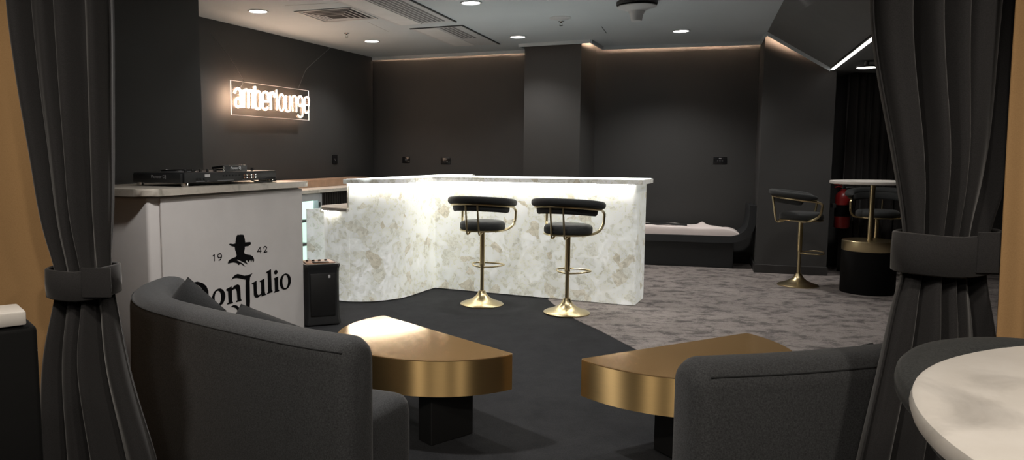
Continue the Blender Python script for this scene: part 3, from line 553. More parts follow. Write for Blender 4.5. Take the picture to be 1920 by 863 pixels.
# plan of the front: right end, along the front, wing with its elliptical nose
rc=0.045
front=[(1.98,0.40),(1.98,0.05)]+arc2(1.98-rc,rc,rc,rc,0,-90,6)+[(0.0,0.0)]
wingc=[(0.0,0.0),(-0.012,-0.20)]+arc2(-0.45,-0.45,0.435,0.55,0,-90,18)
cut=-0.375
wing=[p for p in wingc if p[0]>=cut]
yc=-0.45-0.55*math.sqrt(1-((cut+0.45)/0.435)**2)
wing.append((cut,yc))
H=1.085
MB().prism([(0.0,0.0),(1.98-rc,0.0)]+arc2(1.98-rc,rc,rc,rc,-90,0,6)+[(1.98,0.40),(0.0,0.40)],0.012,H).build('front_panel',M['quartz'],bar,smooth=30)
MB().prism(wing+[(cut+0.12,0.90),(0.0,0.84)],0.012,H).build('wing_panel',M['quartz'],bar,smooth=30)
def offset(poly,o):
    n=len(poly); out=[]
    for i,p in enumerate(poly):
        a=Vector(poly[i-1]) if i>0 else None; b=Vector(poly[i+1]) if i<n-1 else None; p=Vector(p)
        ns=[]
        if a is not None: d=(p-a).normalized(); ns.append(Vector((d.y,-d.x)))
        if b is not None: d=(b-p).normalized(); ns.append(Vector((d.y,-d.x)))
        m_=sum(ns,Vector((0,0)))
        if m_.length<1e-6: m_=ns[0]
        m_.normalize(); k=o/max(0.5,m_.dot(ns[0])); q=p+m_*k; out.append((q.x,q.y))
    return out
wo=[(-p[0]*0+p[0],p[1]) for p in offset(list(reversed(wing)),0.05)]     # reversed: nose -> inner corner, room on the right
wo=[(cut-0.03,wo[0][1])]+wo[1:-1]+[(0.05,-0.05)]
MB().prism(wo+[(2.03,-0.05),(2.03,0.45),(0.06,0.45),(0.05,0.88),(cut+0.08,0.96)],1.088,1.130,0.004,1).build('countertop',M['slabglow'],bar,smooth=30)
MB().prism([(cut+0.0,-1.03),(-0.20,-0.99),(-0.02,-0.72),(0.03,-0.04),(2.015,-0.035),(2.015,0.435),(0.05,0.435),(0.03,0.86),(cut+0.10,0.93)],1.1303,1.1325).build('added_glow_plate',M['addedglow'],bar,smooth=0)  # thin glowing plate added for the white top line and ceiling light
# LED strips tucked under the overhang
mb=MB()
mb.box((1.0,-0.032,1.083),(1.90,0.012,0.008))
mb.build('led_strip',M['led'],bar,smooth=0)
mb=MB(); pl=offset(list(reversed(wing)),0.034)
pl=[p for p in pl if p[1]<-0.06]
for a,b in zip(pl,pl[1:]):
    A=Vector(a);B=Vector(b);d=(B-A).normalized();n_=Vector((-d.y,d.x))*0.005
    mb.prism([(A.x+n_.x,A.y+n_.y),(B.x+n_.x,B.y+n_.y),(B.x-n_.x,B.y-n_.y),(A.x-n_.x,A.y-n_.y)],1.079,1.087)
mb.build('led_strip',M['led'],bar,smooth=0)
# lower rounded shelf at the end of the wing
low=[(cut-0.001,yc)]+arc2(-0.45,-0.45,0.435,0.55,-82,-90,3)+arc2(-0.50,-0.70,0.285,0.30,-90,-200,16)+[(-0.72,-0.2),(-0.38,-0.2)]
MB().prism(low,0.012,0.835).build('low_shelf_body',M['quartz'],bar,smooth=30)
lowt=[(-0.376,-1.03),(-0.45,-1.032)]+arc2(-0.50,-0.70,0.315,0.33,-90,-200,16)+[(-0.75,-0.2),(-0.376,-0.2)]
MB().prism(lowt,0.838,0.868,0.004,1).build('low_shelf_top',M['slab'],bar,smooth=30)
MB().box((-0.39,-0.86,0.97),(0.012,0.26,0.21)).build('end_trim',M['slab'],bar,smooth=0)
pl=offset(arc2(-0.50,-0.70,0.285,0.30,-88,-140,9),-0.018)
mb=MB()
for a,b in zip(pl,pl[1:]):
    A=Vector(a);B=Vector(b);d=(B-A).normalized();n_=Vector((-d.y,d.x))*0.004
    mb.prism([(A.x+n_.x,A.y+n_.y),(B.x+n_.x,B.y+n_.y),(B.x-n_.x,B.y-n_.y),(A.x-n_.x,A.y-n_.y)],0.830,0.837)
mb.build('led_strip',M['led'],bar,smooth=0)
# separate pale end panel behind the shelf
tag(MB().box((0,0,0.41),(0.20,0.03,0.82),0.004,1).build('end_panel',M['quartz_side_glow'],loc=(-1.085,7.335,0.0),rz=math.radians(10)),'narrow pale quartz end panel between the glass fridge and the bar','panel')

# ------------------------------------------------------------------ bar stools
def make_stool(loc,rz,label,group):
    t=thing('bar_stool',label,'bar stool',loc,rz,group)
    g=M['gold']
    MB().lathe([(0.195,0.0),(0.196,0.008),(0.185,0.016),(0.14,0.030),(0.09,0.052),(0.055,0.080),(0.036,0.110),(0.030,0.128),(0.0001,0.130)],48,cap=False).build('base',g,t)
    mb=MB(); mb.lathe([(0.017,0.11),(0.017,0.37)],24); mb.lathe([(0.0225,0.355),(0.024,0.36),(0.024,0.372),(0.0225,0.376),(0.0225,0.66),(0.05,0.672),(0.05,0.68)],24); mb.build('column',g,t)
    # looped footrest towards the front
    P=[(0.018,0.0,0.34),(0.10,0.045,0.345),(0.150,0.16,0.348),(0.10,0.215,0.35),(0,0.225,0.35),(-0.10,0.215,0.35),(-0.150,0.16,0.348),(-0.10,0.045,0.345),(-0.018,0.0,0.34)]
    MB().tube(path2(P,48),0.0075,10).build('footrest',g,t)
    # round seat
    pr=[(0.0001,0.762),(0.10,0.765),(0.17,0.762),(0.192,0.752),(0.203,0.735),(0.203,0.700),(0.196,0.690)]
    MB().lathe(pr,48,cap=False).build('seat',M['vinyl'],t)
    mb=MB(); mb.lathe([(0.0001,0.690),(0.196,0.690),(0.204,0.687),(0.206,0.679),(0.198,0.674),(0.0001,0.674)],48,cap=False); mb.build('seat_ring',g,t)
    # frame hoop: behind the pad, forward along the arms, down and back under the seat
    tilt=0.115
    def zz(y,z): return z+(-y-0.28)*tilt            # arms drop towards the front
    hoop=[]
    R=0.276
    for i in range(25):
        a_=math.radians(-200+220*i/24); hoop.append((R*math.cos(a_),R*math.sin(a_),0))
    hoop=[(x,y,zz(y,0.925)) for x,y,_ in hoop]
    def side(sg):
        x=sg*0.276
        q=[(sg*0.2594,0.0944,zz(0.0944,0.925)),(sg*0.251,0.148,zz(0.148,0.915)),(sg*0.258,0.163,0.85),(sg*0.256,0.150,0.74),(sg*0.225,0.075,0.688),(sg*0.12,-0.0,0.668)]
        return [tuple(p) for p in hermite_fillet(q,0.06,6)]
    full=list(reversed(side(-1)))+hoop[1:-1]+side(1)
    MB().tube(full,0.0115,10).build('frame_tube',g,t)
    for sx in (-0.055,0.055):
        q=[(sx,-0.275,0.925),(sx,-0.255,0.80),(sx,-0.235,0.668),(sx,-0.215,0.655),(sx,-0.16,0.672)]
        MB().tube([tuple(p) for p in hermite_fillet(q,0.03,5)],0.008,10).build('back_rod',g,t)
    # padded crescent: fat roll above the hoop, inner cushion below it
    def pad(r0,z0,hw,hh,a0,a1,n,endp):
        rings=[]
        for i in range(n+1):
            f=i/n; a_=math.radians(a0+(a1-a0)*f); e=min(1,(min(f,1-f)*2)/endp) if endp else 1
            sc=math.sqrt(max(1-(1-e)**2,0.004)); rg=[]
            for k in range(16):
                th=2*PI*k/16; cx=math.copysign(abs(math.cos(th))**0.75,math.cos(th))*hw*sc; cz=math.copysign(abs(math.sin(th))**0.75,math.sin(th))*hh*sc
                r=r0+cx; y=r*math.sin(a_); rg.append((r*math.cos(a_),y,zz(y,z0)+cz))
            rings.append(rg)
        return MB().sweep(rings)
    pad(0.270,0.963,0.042,0.032,-207,27,52,0.22).build('backrest',M['vinyl'],t)
    pad(0.247,0.915,0.020,0.048,-180,0,36,0.12).build('inner_cushion',M['vinyl'],t)
    return t
st=make_stool((0.50,6.66,0),math.radians(-25),'left brass bar stool with charcoal seat at the glowing bar','stools in front of the bar')
dup(st,(1.195,6.275,0.004),math.radians(-31),'right brass bar stool with charcoal seat, at the bar near the carpet edge')
dup(st,(3.835,7.62,0.004),math.radians(-112),'brass bar stool standing sideways before the dark pillar, facing the high table','stools at the high tables')
dup(st,(4.80,7.93,0.004),math.radians(152),'brass bar stool tucked behind the marble high table in front of the curtain','stools at the high tables')
dup(st,(1.105,1.145,0),math.radians(186),'charcoal padded stool back right beside the large marble table in the foreground','stools at the high tables')

# ------------------------------------------------------------------ marble high table at right
t=thing('high_table','round marble high table on a black drum with gold band','table',(4.33,7.25,0.004))
MB().lathe([(0.235,0.0),(0.238,0.006),(0.238,0.412),(0.235,0.415)],56).build('drum',M['matteblack'],t)
MB().lathe([(0.238,0.416),(0.240,0.420),(0.240,0.508),(0.234,0.514),(0.0001,0.514)],56,cap=False).build('gold_band',M['gold'],t)
MB().lathe([(0.030,0.514),(0.0235,0.52),(0.0235,1.05),(0.09,1.055),(0.09,1.062)],28).build('stem',M['gold'],t)
MB().lathe([(0.0001,1.063),(0.37,1.063),(0.374,1.067),(0.374,1.088),(0.37,1.092),(0.0001,1.092)],64,cap=False).build('tabletop',M['marble'],t)

# ------------------------------------------------------------------ fire extinguisher on the pillar's right side
t=thing('fire_extinguisher','red fire extinguisher fixed to the pillar behind the high table','fire extinguisher',(4.665,8.36,0.53))
MB().lathe([(0.0001,0.0),(0.070,0.0),(0.078,0.012),(0.078,0.34),(0.070,0.375),(0.045,0.405),(0.028,0.415),(0.028,0.435)],28,cap=False).build('cylinder',M['red'],t)
mb=MB(); mb.box((0.0,0,0.45),(0.05,0.035,0.03),0.006,2); mb.build('valve',M['chrome'],t)
mb=MB(); mb.tube([(-0.02,0,0.465),(-0.05,0,0.488),(-0.105,0,0.49)],0.009,8); mb.tube([(-0.02,0,0.455),(-0.06,0,0.465),(-0.10,0,0.452)],0.008,8); mb.build('handle',M['red'],t)
MB().tube([tuple(p) for p in hermite_fillet([(0.02,-0.01,0.45),(0.10,-0.04,0.46),(0.105,-0.05,0.30),(0.09,-0.05,0.08)],0.05)],0.011,8).build('hose',M['black'],t)
MB().lathe([(0.0795,0.13),(0.0795,0.26)],28,cap=False).build('band_label',M['ink'],t)
MB().box((-0.095,0.02,0.25),(0.035,0.06,0.05)).build('bracket',M['trimdark'],t)

# ------------------------------------------------------------------ pink bench along the back wall
bd=Vector((0.956,-0.292)); brz=math.atan2(bd.y,bd.x)
t=thing('bench','low black sleigh-ended bench along the back wall behind the bar','bench',(2.655,8.985,0.004),brz)
prof=[(-0.52,0.35),(-0.25,0.35),(0.0,0.35),(0.85,0.35),(1.00,0.362),(1.10,0.405),(1.160,0.48),(1.182,0.58),(1.188,0.68),(1.190,0.755)]
pp_=path2(prof,60)
th=0.040
V=[]
mb=MB(); rings=[]
for i,p in enumerate(pp_):
    d=(pp_[min(i+1,59)]-pp_[max(i-1,0)]).normalized(); n_=Vector((-d.y,d.x))
    a=p+n_*th; b=p-n_*th
    rings.append([(a.x,0,a.y),(a.x,0.46,a.y),(b.x,0.46,b.y),(b.x,0,b.y)])
mb.sweep(rings); mb.build('frame',M['bench'],t,smooth=40)
MB().box((0.24,0.275,0.152),(1.52,0.33,0.304),0.004,1).build('plinth',M['bench'],t,smooth=0)
# loosely draped sheet / pad: lies on the bench
rnd=random.Random(3)
def sheet(u,v):
    # u along, v from the front edge across the top to the back
    x=-0.50+1.58*u; e=max(0,(x-0.88)/0.20); taper=1-min(1,e)**2.2
    bumpz=0.010*math.sin(5.1*x+1.2)*math.sin(7*v+x)+0.006*math.sin(17*x+3*v)
    fold=0.045*math.exp(-((x-0.66)/0.045)**2)*max(0,v-0.45)*1.6-0.03*(1/(1+math.exp(-(x-0.70)/0.03)))*max(0,v-0.2)
    top=(0.088+bumpz*min(1,v*3)+fold)*taper+0.004
    q=v/0.16
    if q<1: y=0.015-0.006*math.sin(PI*q); z=top*math.sin(q*PI/2)
    else:
        y=0.015+0.43*(v-0.16)/0.84; z=top+0.012*(v-0.16)
        if v>0.93: z*=max(0.0,1-(v-0.93)/0.07*0.96)
    return (x,y,z)
mb=MB(); G_=mb.grid(sheet,120,26)
o=mb.build('bench_pad',M['sheet'],smooth=60); o.location=(2.655,8.985,0.396); o.rotation_euler=(0,0,brz)
tag(o,'pinkish white padded sheet lying on the low black bench','bench pad')
o=MB().sweep([[(x,y0-0.030,z-0.006),(x,y0+0.030,z-0.006),(x,y0+0.024,z+0.016),(x,y0-0.024,z+0.016)] for x,y0,z in [(-0.25,0.12,0.107),(-0.12,0.125,0.111),(0.0,0.13,0.108),(0.12,0.15,0.106),(0.26,0.17,0.112),(0.40,0.15,0.105),(0.47,0.14,0.106)]]).build('black_strap',M['black'],smooth=30)
o.location=(2.655,8.985,0.394); o.rotation_euler=(0,0,brz); tag(o,'thin black strap lying on the pink bench pad','strap')

# ------------------------------------------------------------------ back counter with cooler along the left wall
wrz=math.atan2(0.904,0.4275)
t=thing('back_counter','pale worktop with warm timber upstand along the left wall behind the bar','counter',(-2.24,7.40,0),wrz)
MB().box((1.40,-0.31,0.950),(2.80,0.60,0.040),0.003,1).build('worktop',M['slab'],t,smooth=0)
MB().box((1.40,-0.16,1.015),(2.80,0.28,0.088),0.003,1).build('timber_upstand',M['timber'],t,smooth=0)
MB().box((2.05,-0.28,0.465),(1.48,0.50,0.93)).build('dark_cabinet',M['trimdark'],t,smooth=0)
mb=MB()
for k in range(14): mb.tube([(1.34+k*0.05,-0.54,0.06),(1.34+k*0.05,-0.54,0.92)],0.018,8)
mb.build('pleated_skirt',M['velvet2'],t)
MB().box((0.28,-0.28,0.465),(0.50,0.50,0.93)).build('dark_cabinet',M['trimdark'],t,smooth=0)
t=thing('bottle_cooler','white glass-door drinks cooler lit inside, under the back counter','cooler',(-2.24,7.40,0),wrz)
mb=MB()
x0,x1,y0,y1,z0,z1=0.56,1.29,-0.55,-0.05,0.06,0.925
for c,d_ in (((0.575,-0.30,0.49),(0.03,0.50,0.865)),((1.275,-0.30,0.49),(0.03,0.50,0.865)),((0.925,-0.30,0.91),(0.73,0.50,0.03)),((0.925,-0.30,0.08),(0.73,0.50,0.05)),((0.925,-0.06,0.49),(0.73,0.02,0.865))): mb.box(c,d_)
mb.build('cabinet',M['fridge'],t,smooth=0)
MB().box((0.925,-0.075,0.50),(0.66,0.006,0.78)).build('lit_liner',M['fridgelight'],t,smooth=0)
MB().box((0.925,-0.50,0.885),(0.60,0.03,0.012)).build('interior_lamp',M['coollamp'],t,smooth=0)
MB().box((1.252,-0.28,0.50),(0.012,0.40,0.76)).build('lit_liner',M['fridgelight'],t,smooth=0)
for z in (0.36,0.62):
    mb=MB(); mb.box((0.925,-0.29,z),(0.66,0.38,0.008)); mb.box((0.925,-0.485,z+0.004),(0.66,0.012,0.03)); mb.build('shelf',M['grey'],t,smooth=0)
mb=MB()
for c,d_ in (((0.59,-0.565,0.49),(0.06,0.025,0.86)),((1.26,-0.565,0.49),(0.06,0.025,0.86)),((0.925,-0.565,0.885),(0.61,0.025,0.075)),((0.925,-0.565,0.10),(0.61,0.025,0.08))): mb.box(c,d_,0.003,1)
f=mb.build('door',M['fridge'],t,smooth=0)
MB().box((0.925,-0.565,0.49),(0.61,0.008,0.71)).build('pane',M['glass'],f,smooth=0)
MB().box((1.235,-0.583,0.80),(0.012,0.012,0.05)).build('latch',M['black'],f,smooth=0)

# ------------------------------------------------------------------ DJ booth
BN=(-1.65,4.40); brot=math.atan2(1.35,0.68)
t=thing('dj_booth','white DJ booth with a stone top and a poster of a man in a hat','booth',(BN[0],BN[1],0),brot)
MB().box((0.756,0.36,0.55),(1.51,0.72,1.098),0.02,3).build('body',M['white'],t)
top=[tuple(p)[:2] for p in hermite_fillet([(-0.02,0.40,0),(-0.045,-0.045,0),(1.61,-0.045,0),(1.61,0.76,0)],0.12,8)]
top=[(-0.05,0.76),(-0.05,0.40)]+[p for p in top[1:]]
MB().prism(top,1.103,1.146,0.004,1).build('stone_top',M['slabdim'],t,smooth=30)
po=MB().box((0.80,-0.008,0.545),(1.42,0.012,1.085),0.002,1).build('poster_board',M['white'],t,smooth=0)
MP=Matrix.Translation((0,-0.0152,0))@Matrix.Rotation(PI/2,4,'X')
PS=POSTER_SHAPES
MB().fill2d([PS['man']],MP).build('hat_emblem',M['ink'],po,smooth=0)
for k,hole in (('D','Dh'),('o1','o1h'),('n',None),('J',None),('u',None),('l',None),('i',None),('dot',None),('o2','o2h')):
    MB().fill2d([PS[k]]+([PS[hole]] if hole else []),MP).build('large_letter',M['ink'],po,smooth=0)
for k,pl in POSTER_STROKES.items():
    mb=MB()
    for a,b in zip(pl,pl[1:]):
        A=Vector(a);B=Vector(b);d=(B-A).normalized();n_=Vector((-d.y,d.x))*0.0036;A=A-d*0.002;B=B+d*0.002
        q=[A+n_,B+n_,B-n_,A-n_]
        mb._add([(p.x,-0.0152,p.y) for p in q],[(0,1,2,3)])
    mb.build('small_numeral',M['ink'],po,smooth=0)

# ------------------------------------------------------------------ DJ controller
t=thing('dj_controller','black DJ controller with a small raised screen lying on the white booth','DJ controller',(BN[0]+0.68/1.5116*0.36-0.893*0.055,BN[1]+1.35/1.5116*0.36+0.45*0.055,1.146),brot)
# local x along the booth, y away from the audience; rear panel with the ports faces the audience (y = 0)
MB().prism([(0.0,0.0),(0.92,0.0),(0.92,0.45),(0.0,0.45)],0.022,0.088,0.006,2).build('case',M['device'],t)
MB().box((-0.012,0.22,0.052),(0.022,0.42,0.058),0.004,2).build('side_cheek',M['device'],t)
for x,y in ((0.03,0.03),(0.03,0.42),(0.89,0.03),(0.89,0.42)):
    MB().lathe([(0.020,0.0),(0.024,0.003),(0.024,0.022),(0.018,0.024)],24,c=(x,y,0)).build('foot',M['chrome'],t)
for x in (0.22,0.72):
    j=MB().lathe([(0.115,0.088),(0.112,0.100),(0.095,0.104),(0.090,0.100),(0.0001,0.100)],48,c=(x,0.27,0),cap=False).build('jog_wheel',M['blackgloss'],t)
    MB().lathe([(0.116,0.0885),(0.1165,0.0905),(0.1155,0.0925)],48,c=(x,0.27,0),cap=False).build('rim',M['grey'],j)
sc=MB().box((0,0,0),(0.235,0.11,0.016),0.003,2,M=Matrix.Translation((0.50,0.070,0.118))@Matrix.Rotation(math.radians(-6),4,'X')).build('screen_hood',M['blackgloss'],t,smooth=0)
MB().box((0.50,0.018,0.105),(0.236,0.010,0.046),0.002,1).build('screen_back',M['blackgloss'],sc,smooth=0)
MB().prism([(0.374,0.012),(0.381,0.012),(0.381,0.02),(0.374,0.02)],0.084,0.128).build('screen_hinge',M['chrome'],sc,smooth=0)
text_mesh('brand_lettering','Pioneer DJ',0.024,M['screenprint'],sc,Matrix.Translation((0.50,0.0125,0.112))@Matrix.Rotation(PI/2,4,'X'))
rnd=random.Random(5)
for i in range(9):
    x=0.10+0.034*i
    MB().lathe([(0.0085,0.088),(0.0085,0.104),(0.007,0.108),(0.0001,0.108)],12,c=(x,0.09+0.03*(i%2),0),cap=False).build('knob',M['black'],t)
for i in range(4):
    x=0.645+0.045*i
    MB().lathe([(0.0085,0.088),(0.0085,0.106),(0.007,0.110),(0.0001,0.110)],12,c=(x,0.07+0.03*(i%2),0),cap=False).build('knob',M['black'],t)
for i in range(4):
    MB().box((0.12+0.075*i,0.05,0.098),(0.004,0.004,0.020)).build('fader',M['chrome'],t,smooth=0)
text_mesh('side_lettering','Pioneer DJ',0.030,M['grey'],t,Matrix.Translation((-0.0238,0.20,0.062))@Matrix.Rotation(-PI/2,4,'Z')@Matrix.Rotation(PI/2,4,'X'))
for i in range(3): MB().box((0.115+0.03*i,-0.0035,0.044),(0.014,0.006,0.012),0.001,1).build('port',M['black'],t,smooth=0)
for i in range(6): MB().box((0.36+0.032*i,-0.002,0.062),(0.010,0.004,0.010)).build('port',M['black'],t,smooth=0)
for r_ in range(2):
    for i in range(6): MB().lathe([(0.005,0.0),(0.0058,0.002),(0.0058,0.006),(0.003,0.006)],10).build('jack',M['chrome'] if i%2 else M['copper'],t,loc=(0.56+0.024*i,-0.006,0.044+0.018*r_)).rotation_euler=(PI/2,0,0)
MB().box((0.205,-0.0012,0.066),(0.048,0.0016,0.018)).build('sticker',M['label'],t,smooth=0)
mb=MB()
for a,b in ((0.10,0.18),(0.20,0.22),(0.30,0.46),(0.55,0.72)): mb.box(((a+b)/2,-0.0012,0.030),(b-a,0.0016,0.004))
mb.build('print_line',M['grey'],t,smooth=0)
o=MB().tube([tuple(p) for p in path2([(0.60,-0.012,0.035),(0.66,-0.035,0.012),(0.76,-0.040,0.010),(0.85,-0.03,0.014),(0.90,-0.012,0.035),(0.935,0.02,0.012),(0.97,0.20,0.008)],40)],0.005,8).build('audio_cable',M['black'])
o.location=t.location; o.rotation_euler=(0,0,brot); tag(o,'thin black cable trailing from the back of the DJ controller','cable')

# ------------------------------------------------------------------ portable speaker by the booth
t=thing('portable_speaker','black upright portable loudspeaker with coppery top on the carpet beside the poster','speaker',(-0.862,5.93,0),math.radians(20))
w,d_=0.275,0.26
def taper(z): return interp([(0.0,1.06),(0.03,1.06),(0.07,1.0),(0.40,0.98),(0.455,1.0),(0.475,1.04),(0.495,1.02)],z)
rings=[]
for z in (0.012,0.03,0.07,0.2,0.36,0.42,0.455,0.475,0.492):
    k=taper(z); hx=w/2*k; hy=d_/2*k; c_=0.022
    rings.append([(-hx+c_,-hy,z),(hx-c_,-hy,z),(hx,-hy+c_,z),(hx,hy-c_,z),(hx-c_,hy,z),(-hx+c_,hy,z),(-hx,hy-c_,z),(-hx,-hy+c_,z)])
MB().sweep(rings).build('case',M['device'],t,smooth=25)
MB().box((0,-d_/2-0.003,0.25),(w*0.72,0.010,0.34),0.004,2).build('front_grille',M['black'],t)
MB().box((-0.005,0.01,0.4945),(w*0.84,d_*0.80,0.006),0.002,1).build('control_panel',M['copper'],t)
mb=MB()
for i in range(4): mb.lathe([(0.011,0.4975),(0.011,0.508),(0.0001,0.508)],14,c=(-0.09+0.05*i,0.04,0),cap=False)
mb.box((0.0,-0.05,0.500),(0.13,0.05,0.005)); mb.build('control_knob',M['black'],t)
MB().box((0.05,-d_/2-0.0088,0.395),(0.018,0.002,0.024)).build('badge',M['label'],t,smooth=0)
for sx,sy in ((-1,-1),(1,-1),(1,1),(-1,1)): MB().lathe([(0.016,0.0),(0.016,0.014)],14,c=(sx*0.11,sy*0.11,0)).build('foot',M['black'],t)

# ------------------------------------------------------------------ half-moon coffee tables
def coffee(loc,rz,r,b,label,legs):
    t=thing('coffee_table',label,'coffee table',loc,rz,'half-moon brass coffee tables')
    n=48; pl=[(r*math.cos(PI+PI*i/n),b*math.sin(PI+PI*i/n)) for i in range(n+1)]
    pl[0]=(-r,0.0); pl[-1]=(r,0.0)
    pl=[(-r+0.012,0.0),(-r,-0.012)]+pl[1:-1]+[(r,-0.012),(r-0.012,0.0)]
    MB().prism(pl,0.252,0.416).build('apron',M['brass'],t,smooth=30)
    mb=MB(); mb.prism(pl,0.4163,0.421,0.0015,1); mb.build('top_plate',M['brasstop'],t,smooth=30)
    for x,w_,d_,yc in legs: MB().box((x,yc,0.126),(w_,d_,0.252),0.004,1).build('leg',M['black'],t,smooth=0)
coffee((0.081,3.842,0),math.atan2(-0.838,0.658),0.533,0.555,'left half-moon brass coffee table, mirroring the white glow of the bar',[(0.30,0.10,0.26,-0.22),(-0.30,0.10,0.26,-0.22)])
coffee((1.183,3.571,0.004),math.atan2(0.499,0.972),0.546,0.58,'right half-moon brass coffee table lying across the edge of the grey carpet',[(-0.20,0.10,0.26,-0.30),(0.26,0.10,0.26,-0.24)])

# ------------------------------------------------------------------ curved sofas
def sofa(label,outer,side,seat_front,z_top=0.74,th=0.18):
    t=thing('curved_sofa',label,'sofa',(0,0,0),0,'charcoal curved sofas')
    n=160; P=path2(outer,n); L=sum((b-a).length for a,b in zip(P,P[1:]))
    rings=[]; inner=[]; seam=[]; acc=0; seam2=[]
    for i,p in enumerate(P):
        if i: acc+=(p-P[i-1]).length
        d=(P[min(i+1,n-1)]-P[max(i-1,0)]).normalized(); nn=Vector((d.y,-d.x)) if side>0 else Vector((-d.y,d.x))
        e=min(acc,L-acc)/0.06; ins=0.05*(1-math.sqrt(max(0,1-(1-min(1,e))**2)))
        a,b=ins,th-ins; zt=z_top-ins; r=min(0.075,(b-a)*0.47); prof=[(a+0.012,0.06),(a,0.10),(a-0.006,0.40),(a,zt-r)]
        for k in range(1,7):
            q=PI/2*k/6; prof.append((a+r*(1-math.cos(q)),zt-r+r*math.sin(q)))
        for k in range(0,7):
            q=PI/2*k/6; prof.append((b-r+r*math.sin(q),zt-r+r*math.cos(q)))
        prof+= [(b,0.40),(b,0.10),(b-0.012,0.06)]
        rings.append([(p.x+nn.x*u,p.y+nn.y*u,z) for u,z in prof])
        inner.append(p+nn*(th-0.01))
        seam.append((p.x+nn.x*0.0095,p.y+nn.y*0.0095,z_top-0.036) if e>0.6 else None)
    MB().sweep(rings).build('backrest',M['sofa'],t,smooth=50)
    MB().tube([s_ for s_ in seam if s_],0.0028,6).build('seam',M['pillow'],t)
    # seat cushion: inner edge of the back, out to the front line, rounded corners
    F=[Vector(p) for p in seat_front]
    inn=inner[5:-5:7]
    loop=[(v.x,v.y,0) for v in inn]+[(v.x,v.y,0) for v in reversed(F)]
    m_=len(inn)
    pts=[loop[-1]]+loop+[loop[0]]
    fl=[]
    k_=len(loop)
    for i in range(k_):
        p=Vector(loop[i]); a=Vector(loop[i-1]); b=Vector(loop[(i+1)%k_])
        da=(a-p); db=(b-p)
        if da.angle(db)<math.radians(130):
            r=min(0.10,da.length*.45,db.length*.45)
            p0=p+da.normalized()*r; p2=p+db.normalized()*r
            for q in range(7):
                u=q/6; v=p0*(1-u)**2+p*2*u*(1-u)+p2*u*u; fl.append((v.x,v.y))
        else: fl.append((p.x,p.y))
    area=sum(fl[i][0]*fl[(i+1)%len(fl)][1]-fl[(i+1)%len(fl)][0]*fl[i][1] for i in range(len(fl)))
    if area<0: fl.reverse()
    def inset(o):
        out=[]; m2=len(fl)
        for i in range(m2):
            p=Vector(fl[i]); d1=(p-Vector(fl[i-1])); d2=(Vector(fl[(i+1)%m2])-p)
            n1=Vector((-d1.y,d1.x)).normalized() if d1.length>1e-6 else Vector((0,0)); n2=Vector((-d2.y,d2.x)).normalized() if d2.length>1e-6 else n1
            nn=(n1+n2); nn=nn.normalized() if nn.length>1e-6 else n1
            out.append(p+nn*o)
        return out
    rings=[[(q.x,q.y,z) for q in inset(o)] for z,o in ((0.05,0.02),(0.07,0.004),(0.20,0.0),(0.35,0.0),(0.385,0.006),(0.407,0.020),(0.418,0.040),(0.42,0.062))]
    mb=MB().sweep(rings,cap=False); mb.bm.edges.ensure_lookup_table()
    for zc in (0.05,0.42):
        es=[e for e in mb.bm.edges if e.is_boundary and all(abs(v.co.z-zc)<1e-4 for v in e.verts)]
        bmesh.ops.triangle_fill(mb.bm,use_beauty=True,use_dissolve=False,edges=es,normal=(0,0,1 if zc>0.2 else -1))
    mb.build('seat',M['sofa'],t,smooth=50)
    rings=[[(q.x,q.y,z) for q in inset(0.05)] for z in (0.0,0.055)]
    MB().sweep(rings).build('plinth',M['black'],t,smooth=30)
    return t
sofa('curved charcoal sofa on the left, its back to us, holding two dark pillows',
     [(-0.25,2.36),(-0.42,2.45),(-0.62,2.59),(-0.98,2.88),(-1.24,3.14),(-1.385,3.46),(-1.37,3.78)],1,
     [(-0.035,2.87),(-0.30,2.98),(-0.56,3.20),(-0.76,3.50),(-0.80,3.80)])
sofa('curved charcoal sofa on the right, half hidden by the right velvet curtain',
     [(0.785,2.10),(1.15,2.16),(1.55,2.28),(1.88,2.47),(2.10,2.72),(2.17,2.95)],-1,
     [(0.885,2.63),(1.15,2.68),(1.42,2.76),(1.63,2.86),(1.78,3.00)])
def pillow(loc,rot,w,h,label):
    mb=MB()
    def f(sgn):
        def g(u,v):
            x=2*u-1; y=2*v-1
            k=(1-abs(x)**2.6)*(1-abs(y)**2.6); pin=1-0.07*(1-(1-abs(x)**2))*(1-abs(y)) 
            return (x*w/2*(1-0.06*(1-abs(y))*0-0.05*(1-y*y)*abs(x)**3*0), sgn*0.075*max(k,0)**0.55, y*h/2)
        return g
    mb.grid(f(1),22,22); mb.grid(f(-1),22,22)
    o=mb.build('throw_pillow',M['pillow'],smooth=60); o.location=loc; o.rotation_euler=[math.radians(a) for a in rot]
    o['group']='dark pillows on the sofas'
    return tag(o,label,'pillow','dark pillows on the sofas')
pillow((-1.075,3.305,0.592),(-24,22,-40),0.32,0.32,'dark pillow with a peaked corner, leaning inside the left end of the left sofa')
pillow((-0.70,2.985,0.525),(-28,9,-34),0.40,0.36,'dark pillow lying lower along the middle of the left sofa back')
pillow((1.58,2.66,0.475),(-20,0,33),0.40,0.33,'dark pillow just showing over the back of the right sofa')

